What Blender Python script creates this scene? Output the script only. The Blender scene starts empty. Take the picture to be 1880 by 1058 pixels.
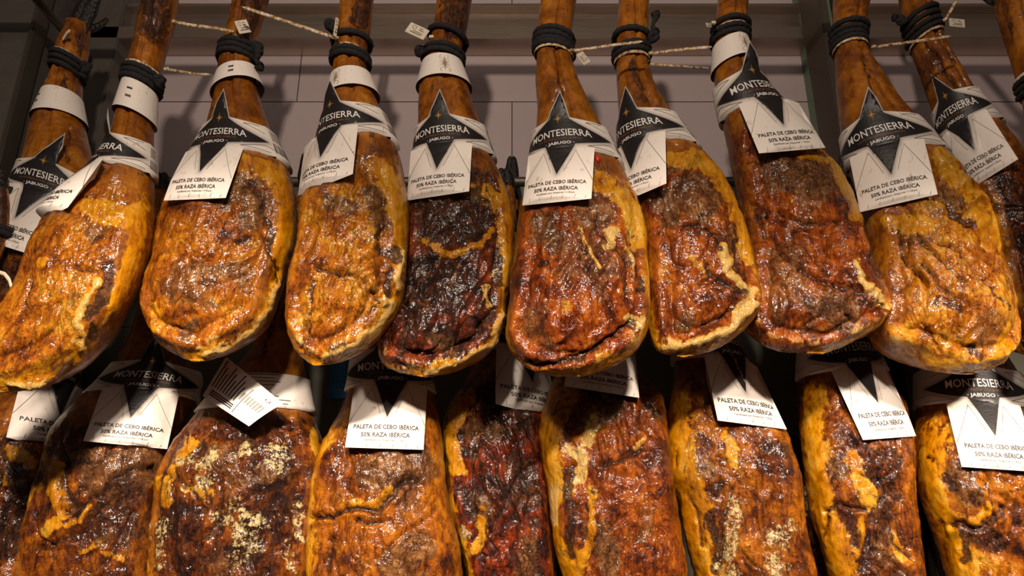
import bpy, math, random
import numpy as np
from mathutils import geometry, Vector

# ------------------------------------------------------------------ camera, world, lights, exposure
SC = bpy.context.scene
CAMZ, PITCH, FPX = 1.5, math.radians(19.0), 1358.0
cam_d = bpy.data.cameras.new('camera'); cam = bpy.data.objects.new('camera', cam_d)
SC.collection.objects.link(cam); SC.camera = cam
cam.location = (0, 0, CAMZ); cam.rotation_euler = (math.pi/2 + PITCH, 0, 0)
cam_d.sensor_width = 36.0; cam_d.lens = FPX/1880*36.0; cam_d.clip_start = 0.02

W = bpy.data.worlds.new('world'); SC.world = W; W.use_nodes = True
W.node_tree.nodes['Background'].inputs[0].default_value = (1.0, 0.74, 0.56, 1)
W.node_tree.nodes['Background'].inputs[1].default_value = 0.05

def spot(name, loc, aim, power, col, size_deg, blend=0.6, radius=0.035):
    d = bpy.data.lights.new(name, 'SPOT'); d.energy = power; d.color = col
    d.spot_size = math.radians(size_deg); d.spot_blend = blend; d.shadow_soft_size = radius
    o = bpy.data.objects.new(name, d); SC.collection.objects.link(o); o.location = loc
    o.rotation_euler = (Vector(aim)-Vector(loc)).to_track_quat('-Z', 'Y').to_euler()
WARM = (1.0, 0.84, 0.68)
spot('ceiling_spot_lamp', (-0.45, 0.02, 2.34), (-0.62, 1.40, 1.08), 215, WARM, 70, 1.0, 0.05)
spot('ceiling_spot_lamp', (0.30, -0.05, 2.38), (0.35, 1.40, 1.08), 150, WARM, 70, 1.0, 0.05)
spot('ceiling_spot_lamp', (1.20, 0.05, 2.36), (1.05, 1.40, 1.20), 235, WARM, 70, 1.0, 0.06)
spot('ceiling_spot_lamp', (-0.15, -0.30, 2.62), (0.0, 1.60, 2.20), 56, WARM, 110, 0.6)
fill = bpy.data.lights.new('ambient_fill_light', 'AREA'); fill.energy = 6; fill.color = (1.0, 0.85, 0.76)  # added soft area fill, unseen, standing in for the shop's ambient light
fill.shape = 'RECTANGLE'; fill.size = 2.4; fill.size_y = 0.5
fo = bpy.data.objects.new('ambient_fill_light', fill); SC.collection.objects.link(fo)
fo.location = (0, -0.8, 2.9); fo.rotation_euler = (Vector((0, 1.4, 1.9))-Vector(fo.location)).to_track_quat('-Z', 'Y').to_euler()

SC.view_settings.view_transform = 'Standard'; SC.view_settings.look = 'None'
SC.view_settings.gamma = 1.0; SC.view_settings.use_curve_mapping = False
SC.view_settings.exposure = 0.0

# ------------------------------------------------------------------ helpers
COL = SC.collection
CP, SP_ = math.cos(PITCH), math.sin(PITCH)
def unproj(px, py, Y):
    """point of the vertical plane at distance Y that is measured at (px,py) on the photograph"""
    px = np.asarray(px, float); py = np.asarray(py, float)
    u = (px-940)/FPX; v = (529-py)/FPX
    t = Y/(CP - v*SP_)
    return u*t, CAMZ + (SP_+v*CP)*t
def proj(P):
    x, y, z = P[..., 0], P[..., 1], P[..., 2]-CAMZ
    d = y*CP + z*SP_; up = -y*SP_ + z*CP
    return 940 + FPX*x/d, 529 - FPX*up/d
def pz(y, Y): return float(unproj(940, y, Y)[1])

def tag(o, label=None, cat=None, group=None, kind=None):
    if label: o['label'] = label
    if cat: o['category'] = cat
    if group: o['group'] = group
    if kind: o['kind'] = kind
    return o
def mesh_obj(name, V, F, mats, parent=None, loc=None, midx=None, smooth=True, attrs=None):
    V = np.asarray(V, float)
    me = bpy.data.meshes.new(name)
    if loc is not None and parent is None: V = V-np.asarray(loc)
    if parent is not None: V = V-np.asarray(parent.location)
    if isinstance(F, np.ndarray):
        n = len(F); k = F.shape[1]
        me.vertices.add(len(V)); me.vertices.foreach_set('co', V.astype(np.float32).ravel())
        me.loops.add(n*k); me.loops.foreach_set('vertex_index', F.astype(np.int32).ravel())
        me.polygons.add(n); me.polygons.foreach_set('loop_start', np.arange(0, n*k, k, dtype=np.int32))
        me.update(calc_edges=True)
    else:
        me.from_pydata(V.tolist(), [], [tuple(int(i) for i in f) for f in F])
    for m in (mats if isinstance(mats, (list, tuple)) else [mats]): me.materials.append(m)
    if midx is not None: me.polygons.foreach_set('material_index', np.asarray(midx, np.int32))
    me.polygons.foreach_set('use_smooth', np.full(len(me.polygons), smooth, bool))
    if attrs:
        for k2, a in attrs.items():
            at = me.attributes.new(k2, 'FLOAT', 'POINT'); at.data.foreach_set('value', np.asarray(a, np.float32))
    me.update()
    o = bpy.data.objects.new(name, me); COL.objects.link(o)
    if parent is not None: o.parent = parent
    elif loc is not None: o.location = loc
    return o
def box_vf(x0, x1, y0, y1, z0, z1, bev=0.0):
    import bmesh
    bm = bmesh.new(); bmesh.ops.create_cube(bm, size=1)
    for v in bm.verts: v.co = Vector(((x0+x1)/2+v.co.x*(x1-x0), (y0+y1)/2+v.co.y*(y1-y0), (z0+z1)/2+v.co.z*(z1-z0)))
    if bev: bmesh.ops.bevel(bm, geom=list(bm.edges), offset=bev, segments=2, affect='EDGES')
    bm.verts.ensure_lookup_table()
    V = [tuple(v.co) for v in bm.verts]; F = [[v.index for v in f.verts] for f in bm.faces]; bm.free()
    return V, F
def join(parts):
    V = []; F = []
    for v, f in parts:
        n = len(V); V += [tuple(p) for p in v]; F += [[i+n for i in g] for g in f]
    return V, F
def tube(path, rad, seg=10, closed=False, cap=True, flat=1.0, upv=(0, 0, 1)):
    P = np.asarray(path, float); n = len(P); rad = np.broadcast_to(rad, (n,))
    T = np.gradient(P, axis=0)
    if closed: T = np.roll(P, -1, 0)-np.roll(P, 1, 0)
    T /= np.linalg.norm(T, axis=1)[:, None]+1e-9
    up = np.array(upv, float)
    A = np.cross(T, up); ln = np.linalg.norm(A, axis=1)
    A[ln < 0.15] = np.cross(T[ln < 0.15], np.array([0, 1.0, 0.0])); A /= np.linalg.norm(A, axis=1)[:, None]
    B = np.cross(T, A)
    V = []; F = []
    for i in range(n):
        for j in range(seg):
            a = 2*math.pi*j/seg
            V.append(tuple(P[i]+rad[i]*(A[i]*math.cos(a)*flat+B[i]*math.sin(a))))
    m = n if closed else n-1
    for i in range(m):
        for j in range(seg):
            i2 = (i+1) % n
            F.append([i*seg+j, i*seg+(j+1) % seg, i2*seg+(j+1) % seg, i2*seg+j])
    if cap and not closed:
        F.append(list(range(seg))[::-1]); F.append([(n-1)*seg+j for j in range(seg)])
    return V, F
def smooth_path(pts, n=40):
    P = np.asarray(pts, float); d = np.r_[0, np.cumsum(np.linalg.norm(np.diff(P, axis=0), axis=1))]
    q = np.linspace(0, d[-1], n); R = np.stack([np.interp(q, d, P[:, k]) for k in range(P.shape[1])], 1)
    for _ in range(3):
        R[1:-1] = R[1:-1]*0.4+R[:-2]*0.3+R[2:]*0.3
    return R
def sstep(x, a, b):
    t = np.clip((x-a)/(b-a+1e-12), 0, 1); return t*t*(3-2*t)
def _h(i, j, k, s):
    n = (i*374761393 + j*668265263 + k*2147483647 + s*1274126177).astype(np.int64) & 0xffffffff
    n = ((n ^ (n >> 13))*1274126177) & 0xffffffff
    n = ((n ^ (n >> 16))*668265263) & 0xffffffff
    return ((n ^ (n >> 15)) & 0xffff)/65535.0
def vnoise(P, s=0):
    f = np.floor(P).astype(np.int64); t = P-f; t = t*t*t*(t*(t*6-15)+10)
    r = 0
    for dx in (0, 1):
        for dy in (0, 1):
            for dz in (0, 1):
                w = (t[:, 0] if dx else 1-t[:, 0])*(t[:, 1] if dy else 1-t[:, 1])*(t[:, 2] if dz else 1-t[:, 2])
                r = r + w*_h(f[:, 0]+dx, f[:, 1]+dy, f[:, 2]+dz, s)
    return r*2-1
def fbm(P, s=0, o=4, gain=0.5):
    r = 0; a = 1.0; tot = 0
    for k in range(o):
        r = r + a*vnoise(P*(2.03**k)+k*7.3, s+k*11); tot += a; a *= gain
    return r/tot
def polydist(X, Y, pts):
    if len(pts) == 1: return np.hypot(X-pts[0][0], Y-pts[0][1])
    d = np.full(X.shape, 1e9)
    for (x0, y0), (x1, y1) in zip(pts[:-1], pts[1:]):
        dx, dy = x1-x0, y1-y0; L = dx*dx+dy*dy+1e-9
        t = np.clip(((X-x0)*dx+(Y-y0)*dy)/L, 0, 1)
        d = np.minimum(d, np.hypot(X-x0-t*dx, Y-y0-t*dy))
    return d

# ------------------------------------------------------------------ materials
class NT:
    def __init__(s, name):
        s.m = bpy.data.materials.new(name); s.m.use_nodes = True; s.t = s.m.node_tree
        s.b = s.t.nodes['Principled BSDF']
    def n(s, ty, **kw):
        nd = s.t.nodes.new(ty)
        for k, v in kw.items(): setattr(nd, k, v)
        return nd
    def put(s, sock, v):
        if isinstance(v, bpy.types.NodeSocket): s.t.links.new(v, sock)
        elif v is not None:
            if isinstance(v, (tuple, list)) and len(v) == 3 and sock.type == 'RGBA': v = (*v, 1)
            sock.default_value = v
    def attr(s, name):
        a = s.n('ShaderNodeAttribute'); a.attribute_name = name; return a.outputs['Fac']
    def coord(s, off=(0, 0, 0), scale=(1, 1, 1), rot=(0, 0, 0)):
        c = s.n('ShaderNodeTexCoord'); mp = s.n('ShaderNodeMapping'); s.t.links.new(c.outputs['Object'], mp.inputs[0])
        mp.inputs['Location'].default_value = off; mp.inputs['Scale'].default_value = scale; mp.inputs['Rotation'].default_value = rot
        return mp.outputs[0]
    def noise(s, vec, scale, detail=4, rough=0.55, dist=0.0, ty=None):
        k = s.n('ShaderNodeTexNoise'); s.put(k.inputs['Vector'], vec); k.inputs['Scale'].default_value = scale
        k.inputs['Detail'].default_value = detail; k.inputs['Roughness'].default_value = rough; k.inputs['Distortion'].default_value = dist
        return k.outputs['Fac']
    def vor(s, vec, scale, feature='F1'):
        k = s.n('ShaderNodeTexVoronoi'); k.feature = feature; s.put(k.inputs['Vector'], vec); k.inputs['Scale'].default_value = scale
        return k.outputs['Distance']
    def math(s, op, a, b=None, c=None, clamp=False):
        k = s.n('ShaderNodeMath', operation=op); k.use_clamp = clamp
        s.put(k.inputs[0], a)
        if b is not None: s.put(k.inputs[1], b)
        if c is not None: s.put(k.inputs[2], c)
        return k.outputs[0]
    def mix(s, f, a, b, blend='MIX'):
        k = s.n('ShaderNodeMix', data_type='RGBA'); k.blend_type = blend; s.put(k.inputs[0], f); s.put(k.inputs[6], a); s.put(k.inputs[7], b)
        return k.outputs[2]
    def ramp(s, f, stops):
        k = s.n('ShaderNodeValToRGB'); s.put(k.inputs[0], f); e = k.color_ramp.elements
        while len(e) < len(stops): e.new(0.5)
        for x, (p, c) in zip(e, stops): x.position = p; x.color = (*c, 1) if len(c) == 3 else c
        return k.outputs[0]
    def bump(s, h, dist, strength=1.0, normal=None):
        k = s.n('ShaderNodeBump'); s.put(k.inputs['Height'], h); k.inputs['Distance'].default_value = dist
        k.inputs['Strength'].default_value = strength
        if normal is not None: s.put(k.inputs['Normal'], normal)
        return k.outputs[0]
    def set(s, **kw):
        for k, v in kw.items(): s.put(s.b.inputs[k.replace('_', ' ')], v)
        return s.m
def C8(r, g, b):
    f = lambda c: ((c/255+0.055)/1.055)**2.4 if c > 10 else c/255/12.92
    return (f(r), f(g), f(b))
def simple(name, col, rough=0.5, metal=0.0, var=0.25, scale=30, bump=0.0, spec=0.5):
    n = NT(name); v = n.coord(); f = n.noise(v, scale, 5)
    c = n.mix(f, tuple(x*(1-var) for x in col), tuple(min(1, x*(1+var)) for x in col))
    n.set(Base_Color=c, Roughness=rough, Metallic=metal)
    n.b.inputs['Specular IOR Level'].default_value = spec
    if bump: n.set(Normal=n.bump(n.noise(v, scale*3, 4), bump))
    return n.m

def ham_mat(name, seed, tone=0.5, dark=0.0, rough=0.34, red=0.0, warm=1.0):
    """cured ham: golden fat, orange to brown meat, black crust, cream mould; attributes say which is where"""
    n = NT(name)
    off = (seed*1.37, seed*0.71, seed*2.13)
    P = n.coord(off); PF = n.coord(off, (1.0, 1.0, 0.28), (0, math.radians(-14), 0))
    big = n.noise(P, 13, 5, 0.6, 0.6); mid = n.noise(P, 48, 7, 0.65, 0.8); fib = n.noise(PF, 70, 6, 0.6, 1.2)
    fine = n.noise(P, 210, 6, 0.7, 0.6)
    mixn = n.math('MULTIPLY_ADD', n.math('SUBTRACT', mid, 0.5), 0.75, n.math('MULTIPLY_ADD', n.math('SUBTRACT', fib, 0.5), 0.55, big))
    mixn = n.math('MULTIPLY_ADD', n.math('SUBTRACT', fine, 0.5), 0.40, mixn)
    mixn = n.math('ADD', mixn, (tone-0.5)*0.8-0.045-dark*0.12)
    r_ = red
    meat = n.ramp(mixn, [(0.18, C8(40, 15, 6)), (0.33, C8(104+6*r_, 46-8*r_, 10)), (0.47, C8(158+8*r_, 82-22*r_, 14)), (0.61, C8(196, 114-26*r_, 22)), (0.80, C8(222, 158-18*r_, 54))])
    fcol = n.ramp(n.math('MULTIPLY_ADD', n.math('SUBTRACT', fib, 0.5), 0.7, n.math('MULTIPLY_ADD', n.math('SUBTRACT', mid, 0.5), 0.45, big)),
                  [(0.22, C8(136, 68, 14)), (0.38, C8(196, 120, 20)), (0.52, C8(226, 152, 30)), (0.72, C8(240, 182, 72))])
    rcol = n.ramp(n.math('MULTIPLY_ADD', n.math('SUBTRACT', mid, 0.5), 0.7, big), [(0.2, C8(66, 30, 12)), (0.42, C8(136, 74, 22)), (0.60, C8(184, 110, 32)), (0.85, C8(216, 152, 60))])
    bcol = n.ramp(n.math('MULTIPLY_ADD', n.math('SUBTRACT', fine, 0.5), 0.8, mid), [(0.28, C8(56, 30, 17)), (0.5, C8(116, 74, 40)), (0.72, C8(180, 132, 80))])
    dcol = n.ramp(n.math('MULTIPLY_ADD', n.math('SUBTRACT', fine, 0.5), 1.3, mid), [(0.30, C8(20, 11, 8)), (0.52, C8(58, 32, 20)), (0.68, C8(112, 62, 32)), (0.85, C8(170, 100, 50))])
    mcol = n.ramp(mid, [(0.3, C8(205, 170, 105)), (0.6, C8(238, 214, 158))])
    def mask(a, k, sharp, src=mid, src2=fib):
        x = n.math('MULTIPLY_ADD', n.math('SUBTRACT', src, 0.5), k, n.attr(a))
        x = n.math('MULTIPLY_ADD', n.math('SUBTRACT', src2, 0.5), k*0.7, x)
        return n.math('MULTIPLY_ADD', n.math('SUBTRACT', x, 0.5), sharp, 0.5, clamp=True)
    c = n.mix(mask('rind', 0.5, 3.0), meat, rcol)
    c = n.mix(n.math('MULTIPLY', mask('brown', 1.2, 2.6, fine), 0.85), c, bcol)
    c = n.mix(mask('fat', 1.6, 3.4), c, fcol)
    c = n.mix(mask('pale', 1.6, 3.0), c, n.mix(fib, C8(232, 176, 84), C8(244, 206, 130)))
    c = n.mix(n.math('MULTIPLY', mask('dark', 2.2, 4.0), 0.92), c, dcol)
    spots = n.math('GREATER_THAN', n.noise(P, 95, 3, 0.5), 0.71)
    c = n.mix(n.math('MULTIPLY', spots, 0.75), c, C8(52, 24, 10))
    mm = mask('mold', 3.6, 10.0, n.noise(P, 150, 7, 0.8), n.noise(P, 60, 4, 0.7))
    mm = n.math('MULTIPLY', mm, n.math('MULTIPLY', n.attr('mold'), 5.0, clamp=True)); c = n.mix(mm, c, mcol)
    PC = n.coord((off[1], off[2], off[0]), (1.0, 1.0, 0.45), (0, math.radians(-20), 0))
    ck = n.math('ABSOLUTE', n.math('SUBTRACT', n.noise(PC, 34, 5, 0.62, 1.4), 0.5))
    ck = n.math('MULTIPLY_ADD', ck, -26.0, 1.0, clamp=True)
    ck = n.math('MULTIPLY', ck, n.math('MULTIPLY_ADD', n.attr('rind'), -0.8, 1.0))
    ck = n.math('MULTIPLY', ck, n.math('MULTIPLY_ADD', n.attr('fat'), -0.6, 1.0))
    c = n.mix(n.math('MULTIPLY', ck, 0.42), c, C8(46, 20, 9))
    hs = n.n('ShaderNodeHueSaturation'); hs.inputs['Saturation'].default_value = 1.0; hs.inputs['Value'].default_value = warm*0.77; hs.inputs['Saturation'].default_value = 1.02
    n.put(hs.inputs['Color'], c)
    ro = n.math('MULTIPLY_ADD', n.math('MULTIPLY_ADD', big, 0.5, n.math('MULTIPLY', mid, 0.5)), 0.5, rough-0.27)
    ro = n.math('MULTIPLY_ADD', mm, 0.5, ro)
    h = n.math('MULTIPLY_ADD', fine, 0.5, n.math('MULTIPLY_ADD', fib, 0.45, n.math('MULTIPLY', mid, 0.7)))
    h = n.math('MULTIPLY_ADD', mm, 0.5, h); h = n.math('MULTIPLY_ADD', ck, -0.5, h)
    soft = n.math('MULTIPLY_ADD', n.attr('rind'), -0.55, 1.0)
    h = n.math('MULTIPLY', h, soft)
    nb = n.bump(h, 0.0040, 0.85); nb = n.bump(n.math('MULTIPLY', n.noise(P, 380, 4, 0.7), soft), 0.0022, 0.9, nb)
    n.set(Base_Color=hs.outputs[0], Roughness=ro, Normal=nb)
    hc = n.math('MULTIPLY', n.math('MULTIPLY_ADD', n.noise(PF, 85, 3, 0.5, 0.8), 0.6, n.math('MULTIPLY_ADD', n.noise(P, 170, 2, 0.5), 0.35, n.noise(P, 42, 3, 0.5, 0.5))), soft)
    n.put(n.b.inputs['Coat Normal'], n.bump(hc, 0.0050, 0.9))
    n.b.inputs['Specular IOR Level'].default_value = 0.2
    n.put(n.b.inputs['Coat Weight'], n.math('MULTIPLY_ADD', n.noise(P, 16, 3), 1.6, -0.25, clamp=True)); n.b.inputs['Coat Roughness'].default_value = rough*0.42; n.b.inputs['Coat IOR'].default_value = 1.45
    return n.m

def paper_mat():
    n = NT('label_paper'); P = n.coord(); PS = n.coord((3, 1, 2), (1, 1, 0.35), (0, 0.5, 0))
    s1 = n.noise(P, 28, 8, 0.75, 0.5); s2 = n.noise(PS, 90, 5, 0.65, 1.0); s3 = n.noise(P, 9, 3)
    a = n.math('MULTIPLY_ADD', n.math('SUBTRACT', s2, 0.585), 9.0, 0, clamp=True)
    a = n.math('MULTIPLY', a, n.math('MULTIPLY_ADD', n.math('SUBTRACT', s1, 0.44), 7.0, 0, clamp=True))
    c = n.mix(n.math('MULTIPLY', s3, 0.5), C8(244, 234, 226), C8(234, 220, 204))
    c = n.mix(n.math('MULTIPLY', a, 0.85), c, C8(165, 118, 52))
    b = n.math('GREATER_THAN', n.noise(P, 130, 3), 0.74)
    c = n.mix(n.math('MULTIPLY', b, 0.7), c, C8(110, 66, 28))
    # the printed soft grey edge along the black star is part of the print
    c = n.mix(n.math('MULTIPLY', n.attr('printshade'), 0.62), c, C8(92, 74, 64))
    n.set(Base_Color=c, Roughness=0.5); n.set(Normal=n.bump(s1, 0.0012, 0.5)); return n.m
M = {}
M['paper'] = paper_mat()
M['ink'] = simple('black_ink', C8(33, 29, 30), 0.42, var=0.5, scale=60, bump=0.0006)
M['line'] = simple('grey_line_ink', C8(92, 84, 80), 0.5)
M['text'] = simple('dark_text_ink', C8(48, 38, 34), 0.5)
M['white'] = simple('white_print', C8(232, 226, 220), 0.45, var=0.05)
M['bronze'] = simple('bronze_print', C8(120, 78, 54), 0.45)
M['gold'] = simple('gold_print', C8(188, 138, 62), 0.35, var=0.1)
M['tan'] = simple('tan_print', C8(150, 128, 100), 0.5)
M['rope'] = simple('black_rope_fibre', C8(30, 27, 28), 0.75, var=0.5, scale=220, bump=0.002)
M['tie'] = simple('white_nylon', C8(214, 200, 178), 0.4, var=0.12, scale=60)
def tie_mat():
    n = NT('stained_nylon'); P = n.coord(); f = n.noise(P, 120, 5, 0.7)
    n.set(Base_Color=n.ramp(f, [(0.42, C8(220, 204, 176)), (0.52, C8(176, 140, 92)), (0.62, C8(96, 58, 30))]), Roughness=0.45); return n.m
M['tie_dirty'] = tie_mat()
M['hoof'] = simple('dried_hoof', C8(30, 23, 20), 0.38, var=0.8, scale=45, bump=0.006)
M['red'] = simple('red_plastic', C8(205, 40, 22), 0.35, var=0.05)
M['blue'] = simple('blue_plastic', C8(50, 130, 190), 0.35, var=0.5, scale=25, bump=0.004)
def steel_mat(name, col, rough):
    n = NT(name); P = n.coord((0, 0, 0), (1, 40, 40)); f = n.noise(P, 12, 5); g = n.noise(n.coord(), 6, 6)
    n.set(Base_Color=n.mix(g, tuple(c*0.72 for c in col), col), Metallic=0.9, Roughness=n.math('MULTIPLY_ADD', f, 0.25, rough)); return n.m
M['steel'] = steel_mat('brushed_steel', C8(205, 186, 172), 0.22)
M['steel_dark'] = steel_mat('dull_steel', C8(120, 112, 100), 0.42)
M['paint'] = simple('grey_painted_metal', C8(88, 82, 76), 0.45, var=0.3, scale=22, bump=0.001)
M['green'] = simple('green_painted_metal', C8(98, 122, 98), 0.4, var=0.4, scale=60, bump=0.001)
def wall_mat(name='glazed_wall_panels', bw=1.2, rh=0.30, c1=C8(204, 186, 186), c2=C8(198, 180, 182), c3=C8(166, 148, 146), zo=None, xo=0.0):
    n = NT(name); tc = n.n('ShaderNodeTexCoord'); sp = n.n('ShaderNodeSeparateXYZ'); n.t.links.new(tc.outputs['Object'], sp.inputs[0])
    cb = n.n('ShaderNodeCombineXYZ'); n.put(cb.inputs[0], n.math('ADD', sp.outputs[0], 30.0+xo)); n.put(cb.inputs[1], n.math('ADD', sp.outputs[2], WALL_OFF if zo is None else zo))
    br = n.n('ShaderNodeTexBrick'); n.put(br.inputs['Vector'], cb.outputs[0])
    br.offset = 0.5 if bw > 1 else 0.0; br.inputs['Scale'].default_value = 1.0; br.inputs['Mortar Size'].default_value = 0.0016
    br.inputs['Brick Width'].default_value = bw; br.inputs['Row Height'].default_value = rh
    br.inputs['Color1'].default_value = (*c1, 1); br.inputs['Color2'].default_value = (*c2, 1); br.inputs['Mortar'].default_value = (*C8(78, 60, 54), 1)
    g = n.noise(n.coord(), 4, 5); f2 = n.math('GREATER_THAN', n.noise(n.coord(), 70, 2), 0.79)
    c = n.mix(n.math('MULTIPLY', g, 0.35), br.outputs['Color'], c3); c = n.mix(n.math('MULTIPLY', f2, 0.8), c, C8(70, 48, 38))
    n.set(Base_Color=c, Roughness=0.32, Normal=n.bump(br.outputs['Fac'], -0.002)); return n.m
YW = 1.78
WALL_COLS = {}
WALL_OFF = 30.0-pz(187, YW)
M['wall'] = wall_mat()
M['tile'] = wall_mat('shade_darkened_wall_tiles', 0.45, 0.45, C8(112, 110, 98), C8(104, 103, 93), C8(84, 82, 72), zo=30.0-pz(712, YW), xo=-float(unproj(860, 700, YW)[0]))  # light tiles, with the shade behind the hams put into a darker colour

# ------------------------------------------------------------------ the setting
def struct(name, V, F, m, **kw):
    o = mesh_obj(name, V, F, m, smooth=False, **kw); tag(o, kind='structure'); return o
zc = lambda y, Y: pz(y, Y)
V, F = box_vf(-2.6, 2.6, YW, YW+0.06, 0.2, 3.6); struct('wall_back', V, F, M['wall'])
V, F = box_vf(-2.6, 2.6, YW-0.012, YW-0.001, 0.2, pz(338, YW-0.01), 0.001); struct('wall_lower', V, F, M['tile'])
# steel channel along the top: a flange, a recessed web and a lower lip
zb = pz(70, 1.70); zl = pz(48, 1.70); zt = pz(14, 1.72)
V, F = join([box_vf(-2.4, 2.4, 1.70, 1.78, zb, zl, 0.002), box_vf(-2.4, 2.4, 1.745, 1.78, zl, zt, 0.001), box_vf(-2.4, 2.4, 1.715, 1.78, zt, zt+0.012, 0.002)])
struct('trim_1', V, F, M['steel'])
def post(name, xa, xb, y0, y1, m, m2=None):
    V, F = box_vf(xa, xb, y0, y1, 0.2, 3.6, 0.003); return struct(name, V, F, m)
post('trim_2', -1.375, -1.235, 1.58, 1.78, M['paint'])
post('trim_3', -1.235, -1.222, 1.57, 1.62, M['steel_dark'])
post('trim_4', -1.222, -1.085, 1.70, 1.78, M['paint'])
post('trim_5', 0.800, 0.822, 1.58, 1.695, M['steel_dark'])
post('trim_6', 0.822, 0.860, 1.64, 1.78, M['green'])
post('trim_7', 0.860, 0.925, 1.60, 1.78, M['steel_dark'])
V, F = box_vf(-2.6, 2.6, -2.2, 1.84, 0.14, 0.2); struct('floor', V, F, M['paint'])

# ------------------------------------------------------------------ hams
class Ham: pass
HAMS = {}
def ham_profile(name, D, rows, fr=1.0, thick=1.0):
    h = Ham(); h.name = name; h.D = D
    R = np.array(rows, float); y = R[:, 0]
    if name[0] == 'L': lean = 0.055*(1-sstep(y, 640, 880))
    else: lean = -0.02*sstep(y, 250, 560)+0.02*sstep(y, 560, 720)
    X0, Z = unproj(R[:, 1], y, D+lean); X1, _ = unproj(R[:, 2], y, D+lean)
    q = np.r_[0, np.cumsum(np.sqrt(np.diff(Z)**2+0.3*np.diff(X0)**2+0.3*np.diff(X1)**2))]
    n = 300; s = np.linspace(0, q[-1], n)
    def sm(a, it):
        b = np.interp(s, q, a)
        for _ in range(it):
            c = b.copy(); c[1:-1] = b[1:-1]*0.5+(b[:-2]+b[2:])*0.25; b = c
        return b
    h.yc = sm(D+lean, 60); Z2 = sm(Z, 60); A0 = sm(X0, 60); A1 = sm(X1, 60)
    for i in range(1, n): Z2[i] = min(Z2[i], Z2[i-1]-1e-5)
    h.z = Z2; h.cx = (A0+A1)/2; h.a = np.maximum((A1-A0)/2, 0.004)
    a = h.a
    b = np.where(a < 0.045, a*0.97, 0.0437+(a-0.045)*0.50)*thick
    t = (Z2[0]-Z2)/(Z2[0]-Z2[-1])
    for _ in range(60): b[1:-1] = b[1:-1]*0.5+(b[:-2]+b[2:])*0.25
    # blunt rounded lower end
    dz = Z2-Z2[-1]; L = 0.085
    rnd = np.where(dz < L, np.sqrt(np.clip(1-np.clip(1-dz/L, 0, 1)**2.1, 0.0, 1)), 1.0)
    b = np.maximum(b*rnd, 0.004)
    h.yc = h.yc-0.040*np.clip(1-dz/L, 0, 1)**2
    tl, tr, ty = R[:, 1], R[:, 2], y
    th = np.linspace(0, 2*math.pi, 72, endpoint=False); st_, ct_ = np.sin(th), np.cos(th); e = 2/2.25
    ex = np.sign(st_)*np.abs(st_)**e; ey = -np.sign(ct_)*np.abs(ct_)**e
    k_ = np.arange(n)
    for it in range(7):
        Pg = np.stack([h.cx[:, None]+h.a[:, None]*ex, h.yc[:, None]+b[:, None]*ey, np.repeat(h.z[:, None], 72, 1)], -1)
        gx, gy = proj(Pg); dep = (Pg[..., 1]*CP+(Pg[..., 2]-CAMZ)*SP_)/FPX
        iL = gx.argmin(1); iR = gx.argmax(1)
        dL = (np.interp(gy[k_, iL], ty, tl)-gx[k_, iL])*dep[k_, iL]; dR = (np.interp(gy[k_, iR], ty, tr)-gx[k_, iR])*dep[k_, iR]
        fade = np.clip((k_[-1]-k_)/25.0, 0, 1)
        dL = dL*fade; dR = dR*fade
        for _ in range(12):
            for q_ in (dL, dR): q_[1:-1] = q_[1:-1]*0.5+(q_[:-2]+q_[2:])*0.25
        x0 = h.cx-h.a+0.7*dL; x1 = h.cx+h.a+0.7*dR
        h.cx = (x0+x1)/2; h.a = np.maximum((x1-x0)/2, 0.004)
        dz_ = -(ty[-1]-gy.max())*float(np.mean(dep[-20:]))*0.8
        h.z = h.z+dz_*sstep(t, 0.6, 1.0)
        for i in range(1, n): h.z[i] = min(h.z[i], h.z[i-1]-1e-5)
    h.b = b; h.s = s; h.t = t
    ow = np.concatenate([R[:, [1, 0]], R[::-1][:, [2, 0]]]); h.outline = [tuple(p) for p in ow]
    h.left = [tuple(p) for p in R[:, [1, 0]]]; h.right = [tuple(p) for p in R[:, [2, 0]]]
    HAMS[name] = h; return h
def hat(h, z):
    zz = h.z[::-1]
    f = lambda a: np.interp(z, zz, a[::-1])
    return f(h.cx), f(h.a), f(h.b)
def yat(h, z): return np.interp(z, h.z[::-1], h.yc[::-1])
EXPO = 2.25

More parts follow.
